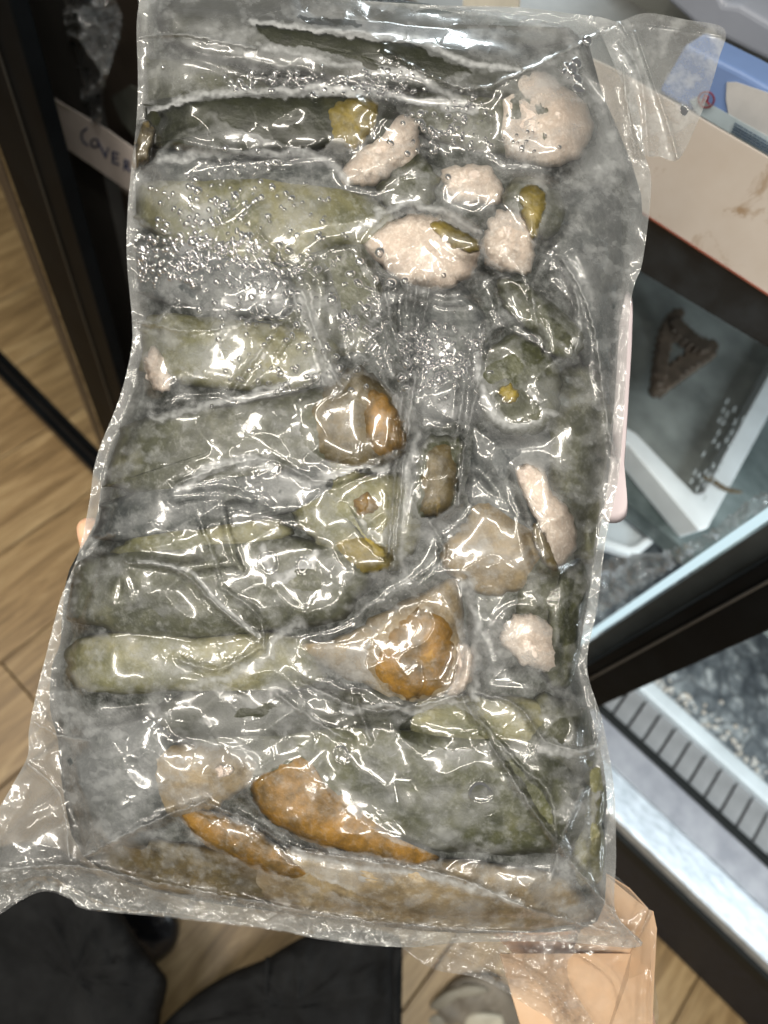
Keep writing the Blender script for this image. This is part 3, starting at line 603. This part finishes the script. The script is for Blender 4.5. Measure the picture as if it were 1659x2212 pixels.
def glassm(name, tint, refl, rough=.03):
    t = NT(name); fr = t.n('ShaderNodeFresnel', {'IOR': 1.5}).outputs[0]
    gl = t.n('ShaderNodeBsdfGlossy', {'Color': (.9, .92, .9, 1), 'Roughness': rough}); tr = t.n('ShaderNodeBsdfTransparent', {'Color': (*tint, 1)})
    m = t.n('ShaderNodeMixShader', {0: t.math('ADD', t.math('MULTIPLY', fr, refl), .03, clamp=True)}); t.t.links.new(tr.outputs[0], m.inputs[1]); t.t.links.new(gl.outputs[0], m.inputs[2]); t.surf(m.outputs[0]); return t.m
fz = empty('display_freezer', (0, .45, 0), 'black framed glass door freezer lit cold white inside, behind the bag', 'freezer')
KY = .45
box('kick_plate', (-.9, KY, .001), (3, KY+.05, .27), NAVY, fz, .002)
box('kick_trim', (-.9, KY-.018, .27), (3, KY+.03, .315), GASK, fz, .004)
box('front_sill', (-.9, KY-.012, .316), (3, KY+.055, .352), ALU, fz, .006)
box('inner_sill', (-.9, KY+.056, .30), (3, KY+.115, .343), GREYM, fz, .003)
box('seal_strip', (-.9, KY+.116, .29), (3, KY+.132, .345), GASK, fz, .003)
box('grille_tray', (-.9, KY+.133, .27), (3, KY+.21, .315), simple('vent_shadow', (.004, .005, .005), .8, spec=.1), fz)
sl = None
for k in range(46):
    x = .02+k*.0335
    if sl is None: o = box('grille_slat', (x, KY+.134, .322), (x+.0288, KY+.205, .330), SLAT, fz, .001); sl = o; x00 = x
    else:
        o = sl.copy(); COL.objects.link(o); o.location = (x-x00, 0, 0)
box('grille_rim', (-.9, KY+.206, .31), (3, KY+.235, .345), COLDW, fz, .004)
def icefloor():
    t = NT('icy_deck'); v = t.n('ShaderNodeTexVoronoi', {'Vector': t.tc.outputs['Object'], 'Scale': 26}, feature='DISTANCE_TO_EDGE').outputs[0]
    n = t.noise(30, 7, rough=.7); c = t.ramp(n, [(.35, (.07, .085, .10)), (.52, (.17, .20, .22)), (.7, (.62, .68, .70))])
    c = t.mix(t.ramp(v, [(0, (.8, .8, .8)), (.10, (0, 0, 0))]), c, (.05, .06, .07)); t.pbr(c, .4, t.bump(n, .8, .006)); return t.m
# freezer bottom: wire basket floor in tiles with crushed ice along the rim
box('bottom_deck', (-.9, KY+.236, .27), (3, 1.35, .325), icefloor(), fz)
iceV = []; iceF = []
for k in range(520):
    x = random.uniform(.1, 1.5); y = KY+.236+abs(random.gauss(0, .022)); r = random.uniform(.0015, .006); b0 = len(iceV)
    for dx, dy, dz in ((1, 0, 0), (-1, .1, 0), (0, 1, .1), (0, -1, 0), (.1, 0, 1), (0, .1, -.6)): iceV.append([x+dx*r*random.uniform(.6, 1.2), y+dy*r, .328+dz*r*random.uniform(.6, 1.4)])
    iceF += [[b0+i, b0+j, b0+k2] for i, j, k2 in ((0, 2, 4), (2, 1, 4), (1, 3, 4), (3, 0, 4), (2, 0, 5), (1, 2, 5), (3, 1, 5), (0, 3, 5))]
ice = link('crushed_ice', iceV, iceF, simple('ice_crumbs', (.75, .80, .82), .35, .2, 80, .3, col2=(.55, .50, .42)), smooth=False); tag(ice, 'crumbs of ice and dirt scattered along the freezer vent rim', 'ice', kind='stuff')
box('rear_wall', (-.9, 1.35, .27), (3, 1.38, 2.0), simple('freezer_rear', (.16, .18, .18), .5), fz)
# mullion and its lit edge: vertical members
def edges(a, b, yv, dep):
    q = [[P(*p, 'y', v)[0] for v in (yv, yv+dep)] for p in (a, b)]
    near, far = (q[0], q[1]) if abs(q[0][0]) < abs(q[1][0]) else (q[1], q[0])
    e = (near[1], far[0]); return min(e), max(e)
def vpost(name, a, b, yv, z0, z1, dep, mat):
    """vertical post in the plane y = yv whose edges pass through grid points a and b"""
    lo, hi = edges(a, b, yv, dep)
    return box(name, (lo, yv, z0), (hi, yv+dep, z1), mat, fz, .002), lo, hi
LEDM = NT('cold_led'); e = LEDM.n('ShaderNodeEmission', {'Color': (.72, .93, 1, 1), 'Strength': .95}); LEDM.surf(e.outputs[0]); LEDM = LEDM.m
_, mlo, mhi = vpost('mullion', (1450, 1458), (1450, 1322), .40, .353, 2.0, .012, BLK)
box('mullion_bead', (mlo+.012, .396, .353), (mlo+.015, .399, 2.0), simple('bead', (.05, .05, .05), .3), fz, .001)
xl, xh = edges((1450, 1264), (1450, 1240), .44, .002)
EX = min(xl, xh)
DKM = simple('door_seal_grey', (.05, .058, .06), .4, spec=.3)
ds = edges((1450, 1326), (1450, 1268), .430, .004)
box('door_seal', (ds[0], .430, .353), (ds[1], .434, 2.0), DKM, fz, .001)
box('light_strip', (min(xl, xh), .44, .353), (max(xl, xh), .442, 2.0), LEDM, fz, .002)
# shelf of the open bay with the goods on it
SHZ = .76
def shelfm():
    t = NT('frosted_shelf'); n = t.noise(8, 7, rough=.65, dist=.5); c = t.ramp(n, [(.35, (.045, .06, .06)), (.55, (.13, .16, .16)), (.72, (.24, .28, .28))]); t.pbr(c, .3, t.bump(n, .3, .004)); return t.m
area('freezer_fill_light', (.42, .62, 1.1), (.35, 1.0, .6), .06, .9, 5.0, (.86, .96, 1))  # area light added near the light strip to brighten the interior
area('freezer_fill_light', (-.55, .85, 1.5), (-.75, .45, 1.05), .06, .5, 2.5, (.86, .96, 1))  # cold light added to bring out the crumpled bag
area('freezer_fill_light', (.9, .56, .95), (.6, .55, .3), .5, .05, 4.0, (.86, .95, 1))  # light added to brighten the sill, no lamp of the freezer
box('glass_shelf', (-.9, .62, SHZ-.03), (1.4, 1.30, SHZ), shelfm(), fz, .002)
# upper shelf
SUZ = 1.20
RAIL = .50
box('upper_shelf', (-.85, RAIL+.012, SUZ-.02), (1.4, 1.2, SUZ), simple('shelf_grey', (.13, .13, .12), .5), fz, .002)
DARKR = simple('dark_rail', (.020, .026, .032), .35, .5, 40, .1)
slab('shelf_rail', [(1250, 372), (1395, 467), (1700, 665), (1700, 775), (1390, 590), (1250, 505)], 'y', RAIL+.005, .006, DARKR, fz)
def stained():
    t = NT('stained_card'); n = t.noise(9, 5, rough=.6); s = t.noise(24, 5, rough=.7, dist=.8)
    c = t.ramp(n, [(.3, (.50, .44, .38)), (.7, (.60, .56, .52))]); c = t.mix(t.ramp(s, [(.60, (0, 0, 0)), (.72, (.8, .8, .8))]), c, (.27, .17, .08)); t.pbr(c, .55); return t.m
cs = slab('shelf_card', [(1240, 110), (1330, 152), (1506, 253), (1700, 366), (1700, 662), (1395, 464), (1240, 362)], 'y', RAIL, .002, stained())
tag(cs, 'long stained cream card on the front of the upper freezer shelf', 'shelf card')
ce = slab('red_edge', [(1300, 400), (1395, 464), (1700, 662), (1700, 666), (1395, 468), (1300, 404)], 'y', RAIL-.001, .0008, simple('red_line', (.28, .09, .06), .5), cs)
pk = slab('blue_package', [(1480, 95), (1546, 128), (1600, 155), (1720, 222), (1720, 378), (1506, 250), (1420, 200)], 'y', RAIL+.02, .03, simple('blue_print', (.16, .25, .48), .35, .2, 12), bevel=.003)
tag(pk, 'blue and white printed package standing behind the stained cream card', 'package')
slab('white_panel', [(1570, 178), (1590, 178), (1720, 222), (1720, 372), (1600, 300), (1575, 255), (1568, 215)], 'y', RAIL+.0185, .001, simple('print_white', (.50, .50, .50), .4), pk)
slab('white_strip', [(1490, 218), (1505, 208), (1600, 262), (1720, 330), (1720, 372), (1506, 246)], 'y', RAIL+.018, .0004, simple('print_pale', (.42, .50, .54), .4), pk)
def strokes(name, lines, wd, ax, val, mat, parent):
    V = []; F = []
    for ln in lines:
        for (x1, y1), (x2, y2) in zip(ln[:-1], ln[1:]):
            L = math.hypot(x2-x1, y2-y1)+1e-6; nx, ny = -(y2-y1)/L*wd/2, (x2-x1)/L*wd/2; ex, ey = (x2-x1)/L*wd*.35, (y2-y1)/L*wd*.35; b = len(V)
            for sx in (0, 1):
                for (qx, qy) in ((x1+nx-ex, y1+ny-ey), (x2+nx+ex, y2+ny+ey), (x2-nx+ex, y2-ny+ey), (x1-nx-ex, y1-ny-ey)):
                    p = P(qx, qy, ax, val); p['xyz'.index(ax)] -= .0006*(1-sx); V.append(p)
            F += [[b, b+1, b+2, b+3], [b+7, b+6, b+5, b+4], [b, b+4, b+5, b+1], [b+1, b+5, b+6, b+2], [b+2, b+6, b+7, b+3], [b+3, b+7, b+4, b]]
    return link(name, V, F, mat, parent, smooth=False)
RED = simple('print_red', (.30, .04, .05), .4); PRB = simple('print_blue', (.06, .10, .16), .5)
el = [(1526+17*math.cos(t), 215+17*math.sin(t)) for t in np.linspace(0, 2*math.pi, 22)]
strokes('round_mark', [el, [(1517, 222), (1523, 205), (1531, 209), (1529, 216), (1520, 214)], [(1525, 216), (1533, 225)]], 3.2, 'y', RAIL+.0165, RED, pk)
rows = []
for r in range(4):
    x = 1588-r*2
    while x < 1690:
        w_ = random.choice((3, 4, 6, 8)); y = 266+r*7+(x-1588)*.58; rows.append([(x, y), (x+w_, y+w_*.58)]); x += w_+random.choice((2, 3))
strokes('small_print', rows, 2.4, 'y', RAIL+.0168, PRB, pk)
# translucent bins standing on the upper shelf, and their grey neighbours
LAV = simple('lavender_bin', (.26, .28, .33), .4, .15, 14)
b1 = slab('plastic_bin', [(1390, -40), (1440, 2), (1500, 55), (1600, 105), (1720, 165), (1720, 85), (1659, 47), (1600, 12), (1565, 8), (1540, -40)], 'y', RAIL+.12, .05, LAV, bevel=.004)
tag(b1, 'translucent lavender plastic bin at the top right behind the blue package', 'plastic bin')
b2 = slab('grey_carton', [(1080, -60), (1460, -60), (1720, 120), (1720, 240), (1546, 150), (1300, 60), (1080, 30)], 'y', RAIL+.20, .06, simple('grey_card', (.15, .155, .14), .6, .1, 10), bevel=.004)
tag(b2, 'dull grey green carton behind the top right flap of the bag', 'carton')
b3 = slab('paper_sheet', [(1000, -40), (1120, -40), (1120, 16), (1080, 16), (1000, 14)], 'y', .48, .002, simple('cream_paper', (.60, .58, .50), .6))
tag(b3, 'narrow strip of cream paper peeking over the top edge of the bag', 'paper')
# trays and goods on the lower shelf
def tray(name, base, inner, z, h, mat, label, matin, parent=None):
    t = empty(name, P(*base[0], 'z', z).tolist(), label, 'plastic tray')
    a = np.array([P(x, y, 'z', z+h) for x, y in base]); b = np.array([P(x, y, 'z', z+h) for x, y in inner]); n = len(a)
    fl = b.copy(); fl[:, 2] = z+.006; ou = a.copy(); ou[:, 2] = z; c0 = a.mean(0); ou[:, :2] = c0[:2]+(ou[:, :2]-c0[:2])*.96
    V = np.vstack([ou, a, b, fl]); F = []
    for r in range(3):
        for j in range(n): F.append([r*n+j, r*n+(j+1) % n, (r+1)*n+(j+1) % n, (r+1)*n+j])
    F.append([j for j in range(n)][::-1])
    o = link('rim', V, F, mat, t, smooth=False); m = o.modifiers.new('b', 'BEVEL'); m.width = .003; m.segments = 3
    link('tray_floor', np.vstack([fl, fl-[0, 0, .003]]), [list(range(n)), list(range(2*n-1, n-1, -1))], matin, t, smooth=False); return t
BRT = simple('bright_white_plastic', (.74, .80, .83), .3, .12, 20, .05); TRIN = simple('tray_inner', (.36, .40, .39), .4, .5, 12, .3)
tray('white_tray', [(1120, 840), (1355, 958), (1512, 1147), (1530, 1140), (1790, 660), (1560, 480), (1150, 400)], [(1140, 800), (1375, 935), (1500, 1065), (1520, 1062), (1740, 665), (1550, 505), (1180, 430)], SHZ, .045, BRT,
     'white plastic tray with a dried brown fish on it, right of the bag', TRIN)
tray('flat_white_tray', [(1150, 1130), (1365, 1198), (1385, 1194), (1478, 1118), (1360, 975), (1200, 920)], [(1170, 1120), (1362, 1180), (1376, 1176), (1460, 1110), (1352, 985), (1210, 940)], SHZ-.055, .02, BRT,
     'smaller flat white tray below the big white tray', COLDW)
def strip(name, pts, wd, ax, val, th, mat, parent=None, rough=0):
    p = spline(pts, 6, False); L = []; Rr = []
    for i, q in enumerate(p):
        t = p[min(i+1, len(p)-1)]-p[max(i-1, 0)]; t /= np.linalg.norm(t)+1e-9; n = np.array([-t[1], t[0]]); f = wd*(.6+.5*math.sin(i*1.7)**2)*min(1, .35+i*.2, .35+(len(p)-1-i)*.2)
        L.append(q+n*f/2); Rr.append(q-n*f/2)
    return slab(name, [tuple(a) for a in L]+[tuple(a) for a in Rr[::-1]], ax, val, th, mat, parent, .0025)
BR = simple('dried_brown', (.125, .095, .07), .6, .5, 60, .6)
fp = empty('dried_fish', P(1470, 750, 'z', SHZ+.035).tolist(), 'brown dried fish bent into a triangle inside the white tray', 'dried fish')
strip('body', [(1418, 835), (1445, 815), (1480, 785), (1520, 760), (1550, 738)], 46, 'z', SHZ+.05, .02, BR, fp)
strip('tail', [(1428, 830), (1432, 780), (1440, 735), (1452, 690), (1478, 668)], 34, 'z', SHZ+.055, .016, BR, fp)
strip('fin', [(1455, 690), (1480, 715), (1510, 738), (1540, 745)], 34, 'z', SHZ+.06, .015, BR, fp)
tw = strip('twig', [(1520, 1028), (1540, 1035), (1570, 1055), (1605, 1062)], 8, 'z', SHZ+.055, .004, simple('twig_brown', (.12, .09, .05), .8)); tag(tw, 'thin brown twig lying across the rim of the big white tray', 'twig')
gb = blob('green_pack', [(1600, 1020), (1640, 950), (1700, 900), (1760, 960), (1700, 1080), (1640, 1090)], 0, 30, simple('pale_green', (.35, .40, .26), .5, .4, 30), depth=1.15, reg=False); tag(gb, 'pale green pack at the right border beside the white tray', 'package')
# net bag beside the fish, its highlight dots laid in as pale strokes
NV = simple('net_white', (.50, .55, .56), .4); nets = []
for i in range(5):
    for j in range(10):
        x = 1490+j*9+i*8; y = 1042-j*19+i*9
        if y > 850 and random.random() < .6: x += random.uniform(-2, 2); y += random.uniform(-2, 2); nets.append([(x, y), (x+4, y-8)])
net = strokes('net_bag', nets, 4.2, 'z', SHZ+.06, NV, None); tag(net, 'patch of netting on the white tray, its highlights laid in as white dots', 'net')
# clear crumpled film lying over the shelf front
wr = empty('crumpled_wrap', P(1560, 1180, 'y', .5).tolist(), 'crumpled clear wrap between the white trays and the cold light strip', 'plastic wrap')
def world_sheet(name, outline, ax, val, seed, amp, mat, parent, step=7):
    pl = [tuple(q) for q in spline(outline, 4)]; a = np.array(pl); gx = np.arange(a[:, 0].min(), a[:, 0].max()+step, step); gy = np.arange(a[:, 1].min(), a[:, 1].max()+step, step)
    X, Y = np.meshgrid(gx, gy); ins = inside(X, Y, pl); ny, nx = X.shape
    H = (fbm(X/60, Y/60, seed, 4, True)-.5)*amp
    V = np.array([P(x, y, ax, val-h) for x, y, h in zip(X.ravel(), Y.ravel(), H.ravel())]); id_ = np.arange(ny*nx).reshape(ny, nx)
    q = np.stack([id_[:-1, :-1], id_[1:, :-1], id_[1:, 1:], id_[:-1, 1:]], -1).reshape(-1, 4); q = q[ins.ravel()[q].all(1)]
    us = np.unique(q); re = -np.ones(ny*nx, int); re[us] = np.arange(len(us)); n = len(us)
    return link(name, V[us], re[q], mat, parent, attrs={'haze': np.clip(.08+.35*fbm(X/25, Y/25, seed+2, 3, True), 0, 1).ravel()[us], 'crease': np.zeros(n)})
FILM_W = film_mat('wrap_film', .8, 1.2, 1.4)
world_sheet('wrap', [(1250, 1330), (1300, 1210), (1420, 1190), (1520, 1150), (1640, 1060), (1680, 1080), (1500, 1200), (1330, 1310)], 'y', .50, 611, .05, FILM_W, wr)
# left side: closed door with dark frame, label and a crumpled bag behind it
LY = .30
ld = empty('glass_door', (-.8, LY, 0), 'closed glass door with thick black frame left of the bag, mirroring the wooden floor', 'glass door')
def lpost(name, a, b, yv, z0, z1, dep, mat):
    lo, hi = edges(a, b, yv, dep)
    return box(name, (lo, yv, z0), (hi, yv+dep, z1), mat, ld, .002), lo, hi
_, bl, bh = lpost('door_stile', (100, 600), (222, 600), LY-.01, .01, 2.1, .018, BLK)
lpost('stile_edge', (76, 600), (98, 600), LY-.006, .01, 2.1, .003, simple('brown_gasket', (.05, .038, .028), .4))
lpost('stile_bead', (150, 600), (156, 600), LY-.013, .01, 2.1, .002, simple('bead_dark', (.018, .022, .024), .3))
box('bottom_rail', (-4, LY-.012, .004), (bl, LY+.03, .055), simple('rail_brown_black', (.045, .038, .032), .4), ld, .003)
box('rail_bead', (-4, LY-.017, .060), (bl, LY+.0, .072), BLK, ld, .002)
GL = glassm('door_glass', (.30, .30, .28), 2.4); 
box('glass_pane', (-4, LY+.004, .073), (bl, LY+.010, 2.0), GL, ld)
box('dark_inside', (-4, LY+.12, .0), (bl-.02, LY+.14, 2.0), simple('dark_inner', (.035, .032, .028), .8), ld)
DIM = simple('dim_brown_panel', (.17, .135, .105), .35, .45, 7, .1)
box('side_panel', (bh-.3, .47, .0), (P(330, 600, 'y', .46)[0]+.5, .49, .75), DIM, fz)
dp = slab('dim_liner', [(60, -80), (420, -80), (420, 500), (420, 1000), (200, 1000)], 'y', .56, .01, DIM, fz)
LB = simple('label_card', (.74, .66, .61), .55, .15, 14)
lc = slab('handwritten_label', [(98, 200), (140, 228), (230, 280), (300, 330), (340, 356), (340, 440), (277, 412), (128, 310)], 'y', .40, .0015, LB); tag(lc, 'pale pink card strip hand lettered COVER in blue ink, left of the bag', 'label')
C1 = [(188, 277), (178, 285), (176, 296), (181, 307), (190, 314)]; O1 = [(205+8*math.cos(t), 309+9*math.sin(t)) for t in np.linspace(0, 6.3, 12)]
strokes('lettering', [C1, O1, [(214, 309), (229, 340), (234, 320)], [(243, 328), (244, 351)], [(243, 328), (256, 333)], [(244, 340), (254, 343)], [(244, 351), (257, 355)],
                      [(270, 346), (269, 366)], [(270, 346), (279, 350), (277, 358), (270, 357), (281, 370)]], 3.4, 'y', .3995, simple('blue_ink', (.04, .06, .16), .5), lc)
strokes('torn_edge', [[(118, 222), (128, 224), (140, 232), (150, 238)]], 5, 'y', .3993, simple('torn_paper', (.62, .56, .46), .7), lc)
cb = empty('crumpled_clear_bag', P(210, 150, 'y', .45).tolist(), 'crumpled clear plastic bag hanging behind the COVER label', 'plastic bag')
world_sheet('film', [(126, -40), (200, -60), (262, 20), (262, 70), (245, 130), (225, 200), (218, 300), (190, 290), (168, 180), (140, 60)], 'y', .43, 631, .10, film_mat('clear_bag_film', 1.4, 2.5, 4.0), cb, 4)
gp = slab('grey_card', [(240, 210), (280, 185), (330, 210), (330, 330), (285, 290), (262, 262)], 'y', .52, .003, simple('grey_green_card', (.20, .21, .18), .6)); tag(gp, 'dim grey green card corner behind the COVER label', 'card')

TP = simple('tan_paper', (.56, .40, .27), .55, .18, 14, .2, col2=(.48, .30, .17))
tp = empty('tan_wrapper', W(1330, 2080, BAGD+.03).tolist(), 'tan peach wrapper folded behind the lower right corner of the bag', 'wrapper')
def panel(name, pts, hs, mat, parent):
    a = np.array([W(x, y, BAGD-h*BAGD/FOC) for (x, y), h in zip(pts, hs)]); nn = np.cross(a[1]-a[0], a[2]-a[0]); nn /= np.linalg.norm(nn); n = len(a)
    f = [list(range(n)), list(range(2*n-1, n-1, -1))]+[[k, k+n, (k+1) % n+n, (k+1) % n] for k in range(n)]
    return link(name, np.vstack([a, a+nn*.0006]), f, mat, parent, smooth=False)
panel('turned_corner', [(1300, 1880), (1360, 1918), (1400, 1962), (1388, 2012), (1362, 2062), (1240, 2050)], [-165, -172, -140, -118, -124, -160], TP, tp)
panel('flat_face', [(1400, 1964), (1411, 1968), (1419, 2006), (1414, 2100), (1408, 2240), (1290, 2300), (1130, 2230), (1080, 2060), (1362, 2060), (1388, 2012)], [-139, -150, -150, -148, -146, -140, -140, -135, -122, -118], TP, tp)
# pink and white paper strip behind the right edge of the bag
pp = blob('paper_label', [(1330, 640), (1364, 640), (1366, 720), (1362, 800), (1352, 960), (1349, 1010), (1353, 1115), (1300, 1118), (1290, 1000), (1300, 800)], -130, 1.2, simple('pink_white_paper', (.62, .54, .56), .6, .08, 20), reg=False, rough=.3, seed=5)
tag(pp, 'thin pink white paper label sticking out behind the right edge of the bag', 'paper label')

# ------------------------------------------------------------------ the person: hand under the bag, trousers, shoes
def skinm():
    t = NT('skin'); n = t.noise(60, 5); f = t.noise(600, 4, rough=.7); c = t.ramp(n, [(.3, (.56, .30, .17)), (.7, (.72, .45, .29))])
    t.pbr(c, .5, t.bump(f, .3, .0006), **{'Subsurface Weight': .15, 'Subsurface Radius': (.01, .004, .002)}); return t.m
SKIN = skinm()
pe = empty('person', (-.1, -.35, 0), 'person in black trousers holding the bag on one hand from below', 'person')
def hand():
    D = BAGD+.052
    J = {}; V = []; E = []; Rd = []
    def add(px, py, dz, r): V.append(W(px, py, D+dz)); Rd.append(r); return len(V)-1
    pelvis = add(860, 1780, .004, .019)                              # palm centre
    wr_ = add(1180, 1960, .010, .024); fa = add(1290, 2200, .012, .026); fb = add(1400, 2600, .02, .030); fc = add(1560, 3100, .03, .034)
    E += [(pelvis, wr_), (wr_, fa), (fa, fb), (fb, fc)]
    h1 = add(1335, 1990, .0, .017); E.append((wr_, h1)); h2 = add(1335, 2110, .002, .018); E.append((fa, h2))
    for root, chain in (((640, 1560), [(470, 1430), (320, 1330), (215, 1215), (184, 1115)]), ((610, 1660), [(420, 1560), (270, 1470), (200, 1440), (175, 1395)]),
                        ((600, 1760), [(420, 1700), (270, 1640), (210, 1610), (165, 1595)]), ((640, 1850), [(480, 1830), (350, 1800), (250, 1785), (185, 1780)])):
        a = add(root[0], root[1], .004, .013); E.append((pelvis, a)); pr = a
        for k, (x, y) in enumerate(chain):
            b = add(x, y, (.004, .006, .004, -.002)[k], (.0098, .0090, .0082, .0064)[k]); E.append((pr, b)); pr = b
    pr = pelvis
    for x, y, r in ((900, 1620, .014), (880, 1470, .012), (830, 1350, .011), (790, 1270, .009)):
        b = add(x, y, .006, r); E.append((pr, b)); pr = b
    v = np.array(V); c = np.array(pe.location); me = bpy.data.meshes.new('body'); me.from_pydata((v-c).tolist(), E, []); me.materials.append(SKIN)
    o = bpy.data.objects.new('body', me); COL.objects.link(o); o.parent = pe
    sk = o.modifiers.new('skin', 'SKIN'); sk.use_smooth_shade = True
    for i, s in enumerate(me.skin_vertices[0].data): s.radius = (Rd[i], Rd[i]*.8); s.use_root = (i == pelvis)
    o.modifiers.new('sub', 'SUBSURF').levels = 2; o.modifiers['sub'].render_levels = 2
hand()
def cloth():
    t = NT('black_cloth'); n = t.noise(20, 5); wv = t.noise(900, 3); c = t.ramp(n, [(.3, (.0060, .0062, .0065)), (.7, (.014, .0145, .015))]); t.pbr(c, .9, t.bump(wv, .6, .0008, t.bump(n, .5, .01)), **{'Specular IOR Level': .15}); return t.m
CL = cloth()
blob('trouser_leg', [(-300, 2600), (-260, 2000), (-80, 1860), (80, 1820), (200, 1880), (255, 1960), (300, 2030), (345, 2090), (362, 2120), (355, 2165), (345, 2230), (330, 2600)], 0, 80, CL, pe, depth=.95, reg=False, seed=3, rough=14)
blob('trouser_leg', [(300, 2600), (320, 2270), (350, 2215), (420, 2150), (500, 2100), (570, 2072), (630, 2036), (680, 2015), (760, 2008), (850, 2018), (868, 2045), (869, 2120), (868, 2220), (870, 2600)], 0, 60, CL, pe, depth=.92, reg=False, seed=4, rough=14)
for pts in ([(578, 2066), (575, 2130), (568, 2200), (563, 2300)], [(868, 2040), (852, 2052), (851, 2140), (853, 2300)]):
    q = spline(pts, 6, False); blob('seam', np.vstack([q+[-4, 0], (q+[4, 0])[::-1]]), 56, 9, CL, pe, depth=.92, reg=False, rings=4, rough=.5)
LEA = simple('black_leather', (.012, .013, .016), .32, .5, 40, .3)
shoe1 = blob('shoe', [(180, 1950), (260, 1940), (340, 1945), (380, 1975), (388, 2010), (375, 2050), (340, 2080), (300, 2092), (250, 2050), (200, 2000)], 0, 42, LEA, pe, depth=1.2, reg=False, seed=5, rough=2)
sl_ = blob('sole', [(175, 1955), (260, 1937), (343, 1942), (385, 1972), (393, 2012), (380, 2055), (342, 2087), (298, 2099), (245, 2056), (195, 2006)], 0, 10, simple('sole_black', (.02, .02, .022), .6), shoe1, depth=1.225, reg=False, seed=5, rough=.5)
ts = empty('taupe_shoe', P(1010, 2160, 'z', 0).tolist(), 'taupe shoe with a pale patch on the floor at the bottom of the picture', 'shoe')
T1 = simple('taupe', (.20, .17, .13), .6, .3, 25, .3); T2 = simple('pale_taupe', (.30, .27, .21), .6, .2, 25, .3); T3 = simple('cream_patch', (.50, .46, .36), .5)
blob('sole', [(860, 2260), (880, 2180), (925, 2140), (985, 2098), (1060, 2095), (1115, 2130), (1145, 2190), (1135, 2300), (1000, 2420), (880, 2400)], 0, 16, simple('taupe_sole', (.06, .052, .04), .6), ts, depth=1.30, reg=False, seed=6)
blob('upper', [(872, 2270), (892, 2190), (935, 2150), (990, 2108), (1055, 2106), (1105, 2138), (1132, 2195), (1122, 2300), (1000, 2410), (890, 2390)], 10, 36, T1, ts, depth=1.29, reg=False, seed=7, rough=7)
blob('toe_band', [(925, 2175), (955, 2145), (1010, 2125), (1055, 2135), (1040, 2150), (985, 2160), (950, 2185)], 34, 16, T2, ts, depth=1.29, reg=False, seed=8)
blob('side_band', [(905, 2215), (940, 2190), (965, 2210), (950, 2240), (915, 2250)], 40, 12, T2, ts, depth=1.29, reg=False, seed=9)
blob('pale_patch', [(1000, 2210), (1020, 2188), (1070, 2188), (1088, 2202), (1085, 2250), (1005, 2260)], 42, 12, T3, ts, depth=1.29, reg=False, seed=10, rough=.8)
